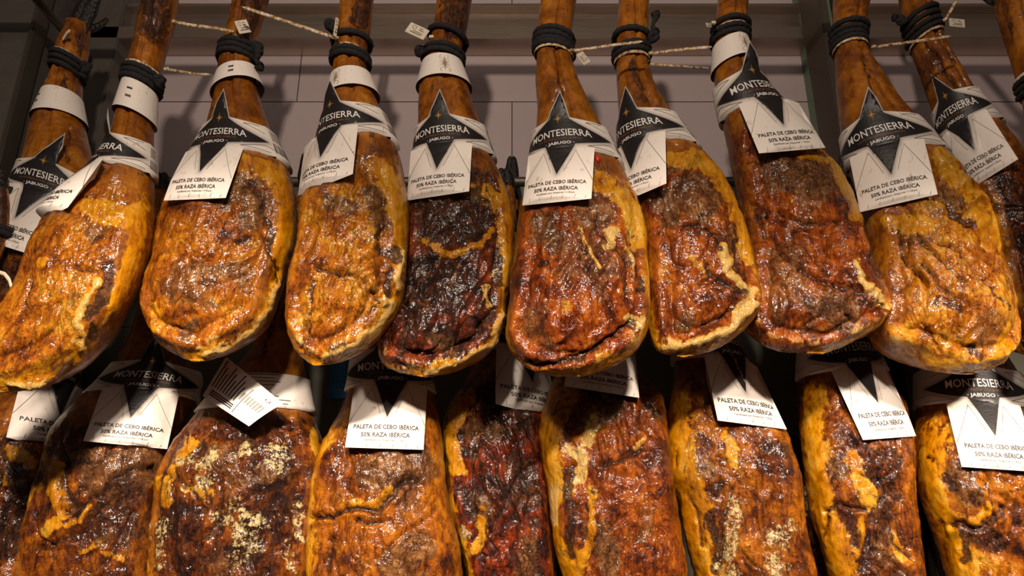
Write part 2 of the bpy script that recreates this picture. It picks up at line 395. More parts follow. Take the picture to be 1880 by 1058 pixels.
def build_ham(name, label, cat, group, D, rows, side='R', body=330, feats=(), tone=0.5, dark=0.0, rough=0.34, red=0.0, warm=1.0, ragged=1.0, seed=1, thick=1.0, hoof=None, rim=26, NR=300, NTH=176):
    h = ham_profile(name, D, rows, thick=thick)
    th = np.linspace(0, 2*math.pi, NTH, endpoint=False)
    th = th-0.42*np.sin(th)*1.0      # denser where it faces the room (theta=0)
    ct, st = np.cos(th), np.sin(th)
    e = 2/EXPO
    ex = np.sign(st)*np.abs(st)**e; ey = -np.sign(ct)*np.abs(ct)**e
    X = h.cx[:, None]+h.a[:, None]*ex[None]; Y = h.yc[:, None]+h.b[:, None]*ey[None]; Z = np.repeat(h.z[:, None], NTH, 1)
    P = np.stack([X, Y, Z], -1)
    # normals of the smooth form
    dt = np.roll(P, -1, 1)-np.roll(P, 1, 1); dr = np.gradient(P, axis=0)
    N = np.cross(dt, dr); N /= np.linalg.norm(N, axis=-1)[..., None]+1e-9
    if np.sum(N[NR//2, :, 1]*(Y[NR//2]-h.yc[NR//2])) < 0: N = -N
    Pf = P.reshape(-1, 3); Nf = N.reshape(-1, 3)
    front = sstep(-Nf[:, 1]*0.5+0.5, 0.42, 0.62)
    px, py = proj(Pf)
    u0 = (Pf[:, 0])*0; # tracing position on the mid plane
    mx, my = proj(np.stack([Pf[:, 0], np.repeat(h.yc, NTH), Pf[:, 2]], 1))
    E = polydist(mx, my, h.outline); EL = polydist(mx, my, h.left); ER = polydist(mx, my, h.right)
    bodyw = sstep(my, body-50, body+20)
    ymax = rows[-1][0]; bot = sstep(my, ymax-170, ymax-60)
    S = np.array([seed*3.1, seed*1.7, seed*5.3])
    wig = fbm(Pf*22+S, 5, 3)*10
    EF = ER if side == 'R' else EL
    EO = EL if side == 'R' else ER
    rimw = rim*(0.78+0.7*fbm(Pf*13+S, 9, 2))
    fat = np.clip(1.15-(EF+wig)/rimw, 0, 1.1)*bodyw
    fat = np.maximum(fat, np.clip(1.0-(E+wig)/(rimw*0.55), 0, 0.9)*bot)
    back = 1-front
    fat = np.maximum(fat*front, 0)
    sideR = sstep(np.abs(Nf[:, 0]), 0.55, 0.9)
    rind = np.maximum(1-bodyw, np.where((Nf[:, 0] > 0) == (side == 'R'), sideR, sideR*0.5))
    rind = np.maximum(rind, back)
    disp = np.zeros(len(Pf))
    meat = sstep(E, rim*0.55, rim*1.25)*bodyw*front
    # skin edge: raised rim with the meat set in behind it
    disp += -0.0075*meat
    rr = np.exp(-((E-rim*0.62+wig*0.3)/6.5)**2)*bot*front*0.004; disp += rr
    disp -= np.exp(-((E-rim*1.05+wig*0.4)/5.0)**2)*np.maximum(bot, 0.35*bodyw*(EF < EO))*front*0.005
    # lumps and flow folds
    disp += 0.0075*fbm(Pf*11+S, 21, 2)*bodyw*(0.35+0.65*front)
    ang = math.radians(-24 if side == 'R' else 24)
    q = Pf.copy(); q[:, 0] = Pf[:, 0]*math.cos(ang)+Pf[:, 2]*math.sin(ang); q[:, 2] = -Pf[:, 0]*math.sin(ang)+Pf[:, 2]*math.cos(ang)
    warp = fbm(Pf*10+S, 31, 2)[:, None]*0.045
    q2 = (q+warp)*np.array([30, 24, 9.5])+S
    rid = 1-np.abs(fbm(q2, 41, 3)*2.2); rid = np.clip(rid, -0.5, 1)
    rmask = sstep(fbm(Pf*7+S, 51, 2), -0.35, 0.25)
    disp += (rid-0.5)*0.0062*ragged*meat*rmask
    cr = np.clip((0.12-np.abs(fbm(q2*0.6+3, 61, 2)))/0.12, 0, 1)
    disp -= cr**1.5*0.0045*ragged*meat
    disp += (1-np.abs(fbm(q2*2.3+9, 65, 3))*2.5)*0.0010*ragged*meat
    disp += 0.0016*fbm(Pf*90+S, 71, 3)*(0.3+0.7*bodyw)
    # two long tendons on the shank
    shank = (1-bodyw)*front
    c_, a_, b_ = hat(h, Pf[:, 2]); rel = (Pf[:, 0]-c_)/a_
    disp -= 0.0045*np.exp(-((rel-0.12-0.1*vnoise(Pf*12+S, 3))/0.13)**2)*shank
    disp += 0.0022*fbm(Pf*np.array([60, 60, 14.])+S, 81, 3)*shank
    at = dict(fat=fat, rind=rind, dark=np.clip(cr*0.55*meat*(0.4+dark)+(0.25*dark*meat), 0, 1), brown=np.zeros(len(Pf)), mold=np.zeros(len(Pf)), pale=np.clip(rr/0.004, 0, 1)*0.5*sstep(fbm(Pf*16+S, 12, 2), -0.3, 0.4))
    at['brown'] = 0.62*sstep(fbm(Pf*11+S+9, 91, 3), 0.0, 0.45)*meat
    at['dark'] += 0.38*sstep(fbm(Pf*np.array([30, 30, 10.])+S+4, 95, 3), 0.15, 0.6)*shank
    wx = fbm(Pf*34+S, 101, 5, 0.62)*14; wy = fbm(Pf*34+S+5, 105, 5, 0.62)*14
    FX, FY = px+wx, py+wy
    for f in feats:
        k, w, pts = f[0], f[1], f[2]; amp = f[3] if len(f) > 3 else 1.0
        d = polydist(FX, FY, pts); g = np.exp(-(d/w)**2)*front
        if k == 'g':
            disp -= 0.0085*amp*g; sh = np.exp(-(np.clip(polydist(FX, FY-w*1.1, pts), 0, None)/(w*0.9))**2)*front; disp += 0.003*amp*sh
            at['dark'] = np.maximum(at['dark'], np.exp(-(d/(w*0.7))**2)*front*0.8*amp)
        else:
            m = (1-sstep(d, w*0.45, w*1.35))*front*min(amp, 1.2)
            if k == 'f': at['fat'] = np.maximum(at['fat'], m); disp += 0.002*m
            if k == 'r': at['fat'] = np.maximum(at['fat'], m); at['pale'] = np.maximum(at['pale'], m*0.75); disp += 0.0065*amp*g
            if k == 'p': at['pale'] = np.maximum(at['pale'], m*0.85); at['fat'] = np.maximum(at['fat'], m)
            if k == 'd': at['dark'] = np.maximum(at['dark'], m*0.85); disp -= 0.0025*m
            if k == 'b': at['brown'] = np.maximum(at['brown'], m*1.1); at['fat'] *= (1-0.8*m)
            if k == 'm': at['mold'] = np.maximum(at['mold'], m*0.50); disp += 0.001*m
            if k == 'o': at['brown'] *= (1-m); at['dark'] *= (1-0.7*m); disp += 0.002*m
            if k == 'h': disp += 0.012*amp*g
    disp *= sstep(h.s, 0, 0.03)[:, None].repeat(NTH, 1).ravel()
    Vv = Pf+Nf*disp[:, None]
    # quads + caps
    i = np.arange(NR-1)[:, None]*NTH; j = np.arange(NTH)[None]; j2 = (j+1) % NTH
    Q = np.stack([i+j, i+j2, i+NTH+j2, i+NTH+j], -1).reshape(-1, 4)
    ct_ = np.array([[h.cx[0], h.yc[0], h.z[0]+0.006], [h.cx[-1], h.yc[-1], h.z[-1]-0.001]])
    nV = len(Vv); Vv = np.vstack([Vv, ct_])
    jj = np.arange(NTH); j3 = (jj+1) % NTH
    top = np.stack([np.full(NTH, nV), j3, jj, jj], 1)[:, :3]; btm = np.stack([np.full(NTH, nV+1), (NR-1)*NTH+jj, (NR-1)*NTH+j3], 1)
    Qf = np.vstack([Q, np.stack([top[:, 0], top[:, 1], top[:, 2], top[:, 2]], 1), np.stack([btm[:, 0], btm[:, 1], btm[:, 2], btm[:, 2]], 1)])
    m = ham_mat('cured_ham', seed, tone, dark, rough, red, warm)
    for k in at: at[k] = np.r_[at[k], at[k][0], at[k][-1]]
    FL = np.vstack([Q]); faces = FL.tolist()+top.tolist()+btm.tolist()
    loc = np.array([h.cx[8], h.yc[8], h.z[8]])
    o = bpy.data.objects.new('cured_ham', None); COL.objects.link(o); o.location = tuple(loc); o.empty_display_size = 0.03
    tag(o, label, cat, group)
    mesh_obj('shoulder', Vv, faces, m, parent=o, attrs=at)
    h.obj = o; h.loc = loc
    # hoof: two dried toes joined to the end of the shank
    lean, ln, sc = hoof or (0.0, 0.085, 1.0)
    base = np.array([h.cx[0], h.yc[0], h.z[0]]); a0 = h.a[0]
    parts = []
    for sgn in (-1, 1):
        pth = smooth_path([base+(sgn*a0*0.30, 0, -0.02), base+(lean*0.25+sgn*a0*0.34, -0.002, ln*0.3), base+(lean*0.7+sgn*a0*0.40, -0.012, ln*0.72), base+(lean+sgn*a0*0.36, -0.02, ln)], 18)
        tt = np.linspace(0, 1, 18); rad = np.maximum(a0, 0.020)*sc*(0.80-0.10*np.sin(tt*3.1)+0.08*np.sin((tt-0.3)*9))*np.sqrt(np.clip(1-np.clip((tt-0.62)/0.385, 0, 1)**2, 0.006, 1))
        parts.append(tube(pth, rad, 16, flat=0.85))
    for sgn in (-1, 1):
        pth = smooth_path([base+(sgn*a0*0.55, 0.012, 0.0), base+(lean*0.3+sgn*a0*1.0, 0.024, ln*0.22), base+(lean*0.5+sgn*a0*1.02, 0.03, ln*0.5)], 10)
        parts.append(tube(pth, np.linspace(0.010, 0.005, 10), 8))
    V, F = join(parts); V = np.array(V)
    dsp = fbm(V*60+S, 3, 3)*0.003; cdir = V-np.array([base[0], base[1], 0]); cdir[:, 2] = 0; V = V+cdir/(np.linalg.norm(cdir, axis=1)[:, None]+1e-6)*dsp[:, None]
    mesh_obj('hoof', V, F, M['hoof'], parent=o)
    return h

G_U = 'cured hams hanging in the upper row'; G_B = 'dark hams behind the lower row'; G_L = 'cured hams hanging in the lower row'
DEFS = [
 ('U0', 'narrow dark glossy ham shank at far left, mostly hidden behind the tilted golden ham', G_U, 1.39,
  [(48,118,168),(70,106,166),(100,96,164),(125,93,158),(150,82,152),(190,66,152),(230,52,156),(270,44,164),(310,30,176),(350,8,190),(400,-4,190),(450,-12,180),(500,-18,165),(550,-20,140),(590,-16,105),(615,0,75),(628,15,45)],
  dict(side='R', body=420, tone=0.36, dark=0.5, rough=0.26, seed=1, hoof=(0.035,0.085,0.95), feats=[('d',16,[(150,70),(158,100)]),('d',9,[(118,150),(122,170)]),('g',6,[(122,240),(128,300)],0.7)])),
 ('U1', 'tilted golden ham at left, its label turned away to the left', G_U, 1.21,
  [(-25,262,330),(10,254,328),(60,247,320),(100,236,306),(140,227,298),(190,215,286),(230,205,283),(270,193,283),(310,165,284),(350,120,285),(400,74,284),(450,50,278),(490,36,268),(530,20,254),(569,-8,237),(612,-32,212),(640,-42,193),(665,-45,170),(685,-42,140),(702,-35,104),(714,-20,66),(722,0,30)],
  dict(side='R', body=385, rim=42, tone=0.60, seed=2, hoof=(0.0,0.06,1.0), feats=[('d',34,[(275,-10),(300,45)],1.2),('d',20,[(275,50),(288,72)]),('f',24,[(165,375),(215,390),(255,430),(240,500),(215,560)]),('d',12,[(200,487),(205,510),(188,545),(166,578)]),('d',10,[(170,600),(185,640),(180,660)]),
   ('r',7,[(182,515),(158,555),(140,588),(156,622),(150,655),(132,683),(90,698),(30,706)]),('g',4,[(135,488),(175,494)]),('f',16,[(75,482)]),('d',4,[(92,464),(99,470)]),('b',20,[(170,425)]),('g',5,[(52,505),(40,560),(15,640)],0.7),('g',5,[(85,510),(70,600),(30,680)],0.5),('g',5,[(118,500),(130,560)],0.5),('o',30,[(100,560),(90,620)])])),
 ('U2', 'golden ham with a brown oval patch under its label, second full ham from the left', G_U, 1.27,
  [(-25,436,500),(0,426,494),(40,416,482),(80,408,470),(120,400,468),(160,394,472),(200,386,482),(240,374,496),(280,352,514),(320,325,532),(360,300,543),(400,287,547),(440,282,545),(466,279,541),(506,267,529),(530,263,521),(557,260,512),(581,265,503),(600,271,494),(612,277,483),(627,287,466),(640,303,440),(651,325,416),(660,350,398),(665,372,384)],
  dict(side='R', body=355, rim=32, tone=0.62, seed=3, feats=[('d',34,[(470,-15),(475,60)],1.2),('b',30,[(400,350),(450,345),(475,370),(465,395)]),('d',10,[(460,335),(488,360),(480,385)],0.7),('f',20,[(440,296),(500,315),(528,370),(528,440),(512,520)]),('d',6,[(494,398),(504,430),(500,462)]),('d',7,[(440,441),(452,437)]),('g',5,[(495,440),(510,480),(505,520)]),('r',9,[(512,520),(500,560),(470,600),(430,632),(380,650)]),
   ('b',12,[(335,620),(350,595)]),('g',5,[(318,400),(305,460),(310,560)],0.6),('g',5,[(340,440),(370,480),(365,540)],0.5),('o',30,[(420,540)]),('f',8,[(278,560),(290,610)])])),
 ('U3', 'smooth orange ham with a curved crease, third full ham from the left', G_U, 1.235,
  [(-25,630,692),(0,624,686),(60,616,680),(100,613,674),(130,610,674),(160,606,682),(190,600,692),(220,594,704),(260,584,722),(300,576,736),(340,566,745),(380,553,751),(420,546,752),(460,538,748),(490,531,746),(521,527,745),(557,525,740),(587,526,725),(610,530,708),(630,537,690),(645,545,672),(656,554,650),(665,566,626),(672,585,605)],
  dict(side='R', body=345, rim=30, tone=0.66, seed=4, feats=[('d',22,[(672,-15),(665,30)],1.2),('b',24,[(690,350),(705,400)]),('b',20,[(600,370),(640,380)]),('d',8,[(697,420),(693,432)]),('d',10,[(700,450),(722,462),(728,478)]),('d',9,[(718,500),(716,540)]),('f',18,[(690,300),(725,340),(738,420),(738,520)]),('g',4,[(578,484),(595,494),(616,502),(649,502),(674,521),(698,554)],1.3),('r',10,[(705,548),(718,562),(700,598),(655,632),(600,652)]),
   ('o',22,[(665,470),(680,510)]),('g',5,[(572,520),(566,600),(555,640)],0.8),('b',16,[(620,640),(650,635)]),('g',4,[(688,565),(680,590)],0.8),('r',7,[(738,470),(735,530)])])),
 ('U4', 'darkest ham of the upper row, with black ragged meat', G_U, 1.30,
  [(-25,806,872),(0,802,866),(50,796,858),(90,786,848),(120,776,846),(160,770,858),(200,768,870),(240,768,886),(280,764,899),(320,756,917),(360,750,935),(400,748,943),(460,745,944),(491,742,943),(536,732,934),(594,712,925),(615,700,917),(633,694,909),(651,697,892),(662,702,880),(673,714,860),(682,736,840),(689,755,815),(693,775,800)],
  dict(side='R', body=350, rim=22, tone=0.44, dark=1.0, ragged=1.5, red=0.7, rough=0.36, seed=5, feats=[('d',34,[(848,-20),(840,45)],1.2),('d',45,[(800,400),(850,400)]),('d',36,[(770,500),(760,580)]),('d',26,[(835,500),(830,560)]),('d',20,[(890,395)]),('f',16,[(855,345),(900,350),(933,400),(936,470),(934,520)]),('f',7,[(770,438),(800,450),(828,464),(880,448),(905,420)],0.9),('m',6,[(917,492),(913,505)]),('d',11,[(915,455),(915,520)]),
   ('r',6,[(890,528),(898,560)]),('g',6,[(905,570),(880,610),(838,650)],1.1),('r',8,[(915,580),(895,630),(850,665),(780,680)]),('b',18,[(800,620),(830,640)]),('g',6,[(735,560),(733,640),(735,670)],1.2),('g',5,[(780,470),(770,540)],1),('o',14,[(745,630)]),('o',14,[(850,600),(800,600)])])),
 ('U5', 'reddish brown ham with a wide rounded base, hanging at the centre', G_U, 1.235,
  [(-25,996,1062),(0,993,1058),(40,989,1052),(80,986,1046),(110,985,1050),(150,983,1062),(200,987,1086),(240,984,1108),(280,979,1128),(320,973,1148),(350,964,1162),(380,955,1176),(420,948,1186),(460,943,1190),(521,938,1195),(569,933,1192),(600,928,1186),(620,928,1180),(640,935,1169),(653,945,1154),(665,957,1134),(676,972,1108),(684,993,1085),(690,1025,1058)],
  dict(side='R', body=360, rim=24, tone=0.50, red=0.55, ragged=1.25, seed=6, feats=[('g',6,[(1022,95),(1028,140),(1038,190)],0.8),('d',6,[(1020,170),(1015,215)],0.8),('b',34,[(1080,375),(1100,390)]),('b',20,[(990,400),(1015,430)]),('f',16,[(1090,328),(1130,345),(1160,390),(1180,440)]),('p',15,[(1128,425),(1120,445)]),('g',4,[(1050,392),(1068,440),(1075,462)]),('g',5,[(1100,392),(1105,430),(1122,456),(1150,466),(1157,500),(1160,560)],1.2),('g',5,[(1058,470),(1085,500),(1120,530),(1150,560)],0.9),
   ('r',6,[(1062,410),(1080,450),(1105,490)],0.7),('r',6,[(1150,440),(1166,470),(1175,530)],0.6),('d',6,[(1172,480),(1176,540)]),('g',5,[(1168,590),(1135,618),(1085,648),(1020,668),(975,664)],1.2),('p',7,[(1155,582),(1170,590)]),('d',8,[(985,485),(1000,480)]),('b',12,[(1020,440),(1026,430)]),('o',35,[(1090,590),(1040,600)]),('f',16,[(1040,560)],0.5)])),
 ('U6', 'ham with grey-brown upper patch and pale fat tip, right of the centre ham', G_U, 1.275,
  [(-25,1140,1196),(0,1136,1192),(50,1132,1190),(90,1131,1188),(120,1131,1190),(150,1132,1200),(180,1134,1216),(210,1136,1236),(240,1138,1256),(270,1140,1280),(300,1144,1306),(330,1150,1328),(360,1156,1347),(400,1165,1366),(460,1175,1382),(500,1180,1390),(530,1183,1393),(560,1186,1390),(587,1188,1380),(609,1191,1357),(630,1197,1332),(642,1205,1305),(650,1215,1280),(656,1232,1255)],
  dict(side='R', body=320, rim=28, tone=0.50, red=0.35, ragged=1.15, seed=7, feats=[('d',9,[(1160,110),(1172,150),(1185,185)],0.75),('b',38,[(1270,345),(1290,370)]),('b',24,[(1220,360),(1230,390)]),('f',14,[(1230,290),(1290,292),(1340,350),(1368,420),(1378,470)]),('g',6,[(1258,412),(1288,411),(1312,427),(1322,455)],1.3),('d',7,[(1357,440),(1354,480),(1372,510)]),('r',10,[(1325,450),(1345,500),(1372,530),(1382,545)]),('d',8,[(1305,490),(1330,520),(1365,538)]),('g',5,[(1300,480),(1340,530)],0.8),
   ('r',9,[(1372,560),(1335,602),(1280,632),(1225,638)]),('g',5,[(1350,560),(1310,600),(1270,625)],0.8),('b',22,[(1260,590)]),('f',9,[(1270,470),(1300,500)],0.6)])),
 ('U7', 'glossy reddish ham whose label hangs higher than the others, fourth full ham from the right', G_U, 1.315,
  [(-25,1320,1376),(0,1318,1374),(40,1313,1372),(80,1310,1372),(110,1308,1380),(140,1310,1396),(170,1314,1418),(200,1319,1446),(230,1326,1472),(260,1333,1500),(300,1341,1538),(340,1349,1562),(400,1360,1583),(448,1363,1597),(491,1365,1615),(542,1366,1628),(569,1364,1631),(590,1364,1622),(609,1370,1598),(624,1386,1569),(635,1402,1543),(645,1430,1512),(650,1460,1491)],
  dict(side='R', body=275, rim=20, tone=0.48, red=0.45, ragged=1.45, rough=0.24, seed=8, feats=[('f',12,[(1470,275),(1520,290),(1560,330),(1580,400)]),('b',40,[(1430,310),(1500,330)]),('b',34,[(1530,560),(1550,580)]),('r',8,[(1572,478),(1585,510),(1612,535),(1622,560)]),('d',8,[(1596,420),(1606,470),(1618,505)]),('g',6,[(1412,420),(1425,460),(1470,500),(1540,520),(1595,535)],1.1),('g',5,[(1430,385),(1480,405),(1550,408)],1.1),('g',5,[(1455,420),(1490,460),(1520,500)],1.0),('g',5,[(1385,380),(1400,430)],1),('o',24,[(1460,580)]),('d',8,[(1595,550),(1612,560)])])),
 ('U8', 'bright golden wrinkled ham with strong highlights, rightmost complete ham of the upper row', G_U, 1.335,
  [(-25,1532,1602),(0,1529,1597),(30,1528,1592),(70,1528,1586),(100,1531,1600),(140,1534,1626),(180,1536,1652),(215,1540,1682),(250,1544,1716),(285,1550,1746),(322,1560,1782),(356,1572,1806),(404,1582,1829),(460,1590,1851),(500,1592,1862),(545,1594,1872),(587,1593,1878),(612,1592,1876),(630,1597,1871),(645,1612,1862),(658,1640,1850),(668,1665,1836),(678,1695,1815),(684,1720,1790),(688,1742,1765)],
  dict(side='R', body=335, rim=30, tone=0.68, ragged=1.4, rough=0.22, seed=9, feats=[('g',6,[(1590,110),(1605,170),(1622,220)],0.9),('f',20,[(1730,290),(1770,330),(1810,390),(1830,440)]),('b',16,[(1735,350),(1760,370)]),('d',8,[(1740,375),(1760,395),(1790,408)]),('f',22,[(1700,410),(1640,410)]),('g',6,[(1645,420),(1660,470),(1700,520)],1.1),('g',5,[(1685,430),(1740,480),(1800,540)],1.1),('g',5,[(1730,440),(1800,490),(1845,560)],1),('g',5,[(1690,480),(1730,530),(1800,560)],.9),('f',24,[(1655,610),(1665,640)]),('d',14,[(1715,548),(1760,560)],0.8),('d',10,[(1800,650),(1790,640)],0.8),('g',4,[(1690,590),(1725,645)],0.9),('d',8,[(1862,560)],.7),('f',12,[(1860,600),(1840,655),(1760,675),(1700,668)])])),
 ('U9', 'dark ham at the right edge, set back behind the bright golden ham', G_U, 1.41,
  [(-30,1642,1706),(0,1649,1713),(40,1657,1724),(70,1664,1736),(100,1674,1752),(140,1688,1776),(180,1702,1803),(220,1716,1838),(260,1728,1870),(300,1738,1895),(350,1768,1920),(400,1790,1940),(480,1812,1960),(560,1822,1965),(610,1830,1950),(640,1846,1930),(655,1870,1905)],
  dict(side='L', body=330, tone=0.42, dark=0.35, seed=10, feats=[('g',7,[(1700,80),(1735,140),(1752,165)],0.9),('g',5,[(1722,60),(1755,120)],0.9),('d',10,[(1712,100),(1740,150)],0.7)])),
 ('U10', 'shank of a ham cut off by the right edge of the photo', G_U, 1.265,
  [(-5,1822,1886),(30,1828,1888),(70,1840,1892),(105,1852,1900),(140,1862,1912),(180,1874,1935),(230,1884,1975),(300,1896,2040),(400,1905,2110),(500,1908,2125),(580,1920,2110),(620,1950,2070),(640,1985,2025)],
  dict(side='L', body=330, tone=0.36, dark=0.5, seed=11, hoof=(-0.01,0.05,1.1), feats=[('d',12,[(1840,10),(1848,60)]),('d',10,[(1850,80)])])),
 ('LL', 'shank and dried hoof of a ham cut off by the left edge', G_L, 1.23,
  [(345,-24,16),(380,-26,19),(420,-28,18),(455,-34,10),(490,-60,-6),(540,-95,-34),(600,-145,-62),(700,-200,-84),(800,-215,-92),(860,-195,-100),(900,-160,-120)],
  dict(side='L', body=520, tone=0.36, dark=0.8, seed=21, thick=0.75, hoof=(0.0,0.03,1.0), feats=[('d',30,[(5,360),(8,440)])])),
 ('L0', 'ham at the lower left edge, tucked behind its neighbour', G_L, 1.54,
  [(340,178,212),(440,150,200),(540,115,178),(620,75,160),(680,30,145),(740,-15,125),(800,-50,112),(860,-75,105),(930,-95,95),(1000,-105,80),(1080,-110,60),(1160,-100,35),(1220,-75,5),(1250,-50,-20)],
  dict(side='L', body=820, tone=0.42, dark=0.7, ragged=1.2, seed=12, feats=[('f',16,[(20,830),(50,850)]),('f',12,[(10,880),(40,890)]),('d',26,[(30,870),(40,900)]),('d',26,[(30,960),(20,1010)]),('f',10,[(15,975)])])),
 ('L1', 'lower-row ham with broad golden left edge and pinkish brow, near the left edge', G_L, 1.475,
  [(352,284,312),(420,272,318),(500,262,322),(580,248,326),(620,234,336),(660,215,358),(700,180,368),(740,135,362),(764,112,345),(790,92,332),(815,80,322),(839,70,314),(880,61,306),(916,53,302),(992,38,294),(1058,32,288),(1130,36,276),(1190,56,262),(1235,90,225),(1260,130,180)],
  dict(side='L', body=800, rim=46, tone=0.46, dark=0.5, ragged=1.5, seed=13, hoof=(0.0,0.04,0.9), feats=[('b',42,[(180,880),(270,850)]),('b',20,[(140,830),(170,820)]),('d',10,[(115,860),(125,850),(160,848)]),('g',7,[(110,940),(145,930),(160,912),(195,905),(215,880),(250,862),(290,868)],1.4),('f',18,[(95,850),(90,900),(110,935)]),('f',14,[(75,975),(95,960)]),('d',40,[(230,900),(180,960),(240,960)],0.85),('f',7,[(120,968),(160,930)],.8),('f',7,[(140,1020),(200,975)],0.7),('g',6,[(60,1010),(130,990),(190,930)],1),('g',5,[(180,1050),(250,940)],1),('f',8,[(190,1010),(225,1025)],0.6),('h',30,[(200,880)],0.6)])),
 ('L2', 'ham crusted with cream mould, its label showing a barcode', G_L, 1.445,
  [(350,548,576),(430,522,560),(520,498,552),(600,476,548),(640,462,552),(680,430,560),(720,392,566),(749,366,572),(780,341,582),(805,320,592),(829,307,596),(865,290,597),(916,281,596),(980,273,592),(1043,268,588),(1120,268,570),(1180,285,545),(1225,325,500),(1250,370,440)],
  dict(side='L', body=790, rim=24, tone=0.46, dark=0.75, ragged=1.3, seed=14, feats=[('g',10,[(500,570),(488,640)],0.9),('m',16,[(385,830),(370,860)]),('m',20,[(505,815),(520,835),(500,850)]),('m',15,[(375,880),(365,895)]),('m',12,[(290,960),(285,1000),(280,1040)]),('m',22,[(430,930),(460,1000),(430,1020)]),('m',14,[(460,820),(445,835)]),('m',10,[(535,1000),(540,1050)]),('m',16,[(480,960),(400,950)]),('m',12,[(330,850),(350,840)]),('m',10,[(550,930),(555,980)]),
   ('f',12,[(345,808),(320,840),(298,890),(300,925)]),('f',12,[(575,800),(585,830)]),('d',24,[(470,765),(440,790)]),('d',12,[(330,940),(370,935)]),('b',22,[(480,870)]),('g',6,[(300,870),(330,890),(370,935)],0.9),('g',5,[(340,1040),(400,960),(470,910)],1.1),('g',5,[(500,920),(520,1000)],1),('f',10,[(335,900),(380,905)],0.8),('d',14,[(470,990),(460,1040)])])),
 ('L3', 'ham crossed by one long horizontal crease, its label hanging straight and square', G_L, 1.405,
  [(350,668,700),(430,666,712),(520,662,730),(600,657,748),(650,650,765),(700,643,788),(740,632,800),(764,619,806),(785,605,809),(813,591,813),(852,579,816),(890,569,818),(941,565,828),(1000,565,843),(1058,565,850),(1130,572,848),(1190,592,832),(1235,630,790),(1258,680,740)],
  dict(side='L', body=800, rim=46, tone=0.53, dark=0.2, ragged=1.0, seed=15, feats=[('b',45,[(690,860),(760,860)]),('g',6,[(578,952),(600,948),(640,935),(690,935),(715,918),(735,890),(765,876)],1.6),('g',4,[(650,955),(700,958)],1.2),('o',16,[(780,895)]),('f',10,[(640,925),(700,925),(715,900)],.8),('o',14,[(620,870)]),('b',30,[(770,1000),(720,1040)]),('g',5,[(590,1040),(600,990)],1),('g',5,[(680,1040),(730,990),(800,940)],0.6),('g',4,[(660,862),(690,850)],0.8),('g',5,[(735,890),(750,920)],1),('h',26,[(700,890)],0.5)])),
 ('L4', 'dark red ham with long ragged fibres, lower row, left of the pale-edged ham', G_L, 1.47,
  [(345,918,944),(420,916,950),(500,908,955),(580,893,962),(640,878,976),(680,862,992),(708,848,1002),(739,826,1010),(777,812,1008),(813,812,1006),(860,815,1008),(916,823,1012),(980,838,1016),(1058,855,1022),(1130,868,1034),(1190,890,1018),(1230,925,985)],
  dict(side='L', body=730, rim=32, tone=0.40, dark=0.8, red=1.0, ragged=1.7, rough=0.3, seed=16, hoof=(-0.008,0.04,1.0), feats=[('b',26,[(870,790),(900,790)]),('d',8,[(850,820),(870,835)]),('f',14,[(860,725),(835,760),(826,820),(835,860)]),('g',6,[(880,690),(850,720)],0.6),('m',6,[(852,968),(858,985)]),('f',10,[(880,940),(882,980),(868,1010)]),('d',30,[(950,850),(970,920)]),('d',12,[(985,960)]),('d',10,[(850,900),(860,930)]),('g',5,[(900,980),(950,890),(980,850)],1.1),('g',5,[(920,1000),(960,920)],1),('o',14,[(890,810)]),('o',22,[(920,1030)])])),
 ('L5', 'ham with a thick pale yellow left edge, lower row, below the centre', G_L, 1.42,
  [(350,1075,1105),(450,1066,1112),(540,1058,1120),(600,1050,1134),(640,1040,1152),(680,1027,1175),(705,1015,1196),(730,1004,1216),(759,995,1224),(801,991,1228),(852,995,1233),(898,1006,1240),(941,1010,1248),(1005,1018,1256),(1058,1034,1262),(1130,1050,1262),(1190,1075,1240),(1235,1110,1200)],
  dict(side='L', body=715, rim=46, tone=0.52, dark=0.2, red=0.35, ragged=1.1, seed=17, feats=[('g',4,[(1050,740),(1022,760)],0.8),('b',32,[(1080,755),(1120,740)]),('p',16,[(1090,775),(1078,810)]),('p',14,[(1040,820),(1068,840),(1060,880)],0.9),('f',16,[(1050,720),(1030,760),(1020,800)]),('g',6,[(1098,790),(1115,775)],1),('g',6,[(1105,850),(1140,850),(1165,838),(1190,815)],1.4),('d',11,[(1045,860),(1042,900),(1050,960),(1045,1020)]),('p',10,[(1012,900),(1018,960)]),('f',9,[(1085,900),(1085,950),(1080,1000),(1060,1040)]),
   ('g',4,[(1090,890),(1088,960)],0.8),('b',24,[(1110,1000),(1120,1040)]),('g',4,[(1110,980),(1150,950)],0.9),('o',30,[(1150,900),(1150,960)]),('o',10,[(1195,835)]),('b',14,[(1210,760)]),('r',7,[(1170,820),(1190,805)],.8)])),
 ('L6', 'ham with a cream mould patch at lower right, its label slanting down to the right', G_L, 1.44,
  [(350,1262,1292),(450,1256,1300),(540,1248,1312),(600,1241,1336),(640,1238,1356),(680,1237,1378),(720,1233,1396),(750,1228,1412),(775,1224,1430),(800,1222,1448),(830,1221,1459),(882,1229,1468),(921,1243,1473),(979,1255,1483),(1043,1271,1495),(1110,1285,1500),(1170,1305,1488),(1220,1340,1455)],
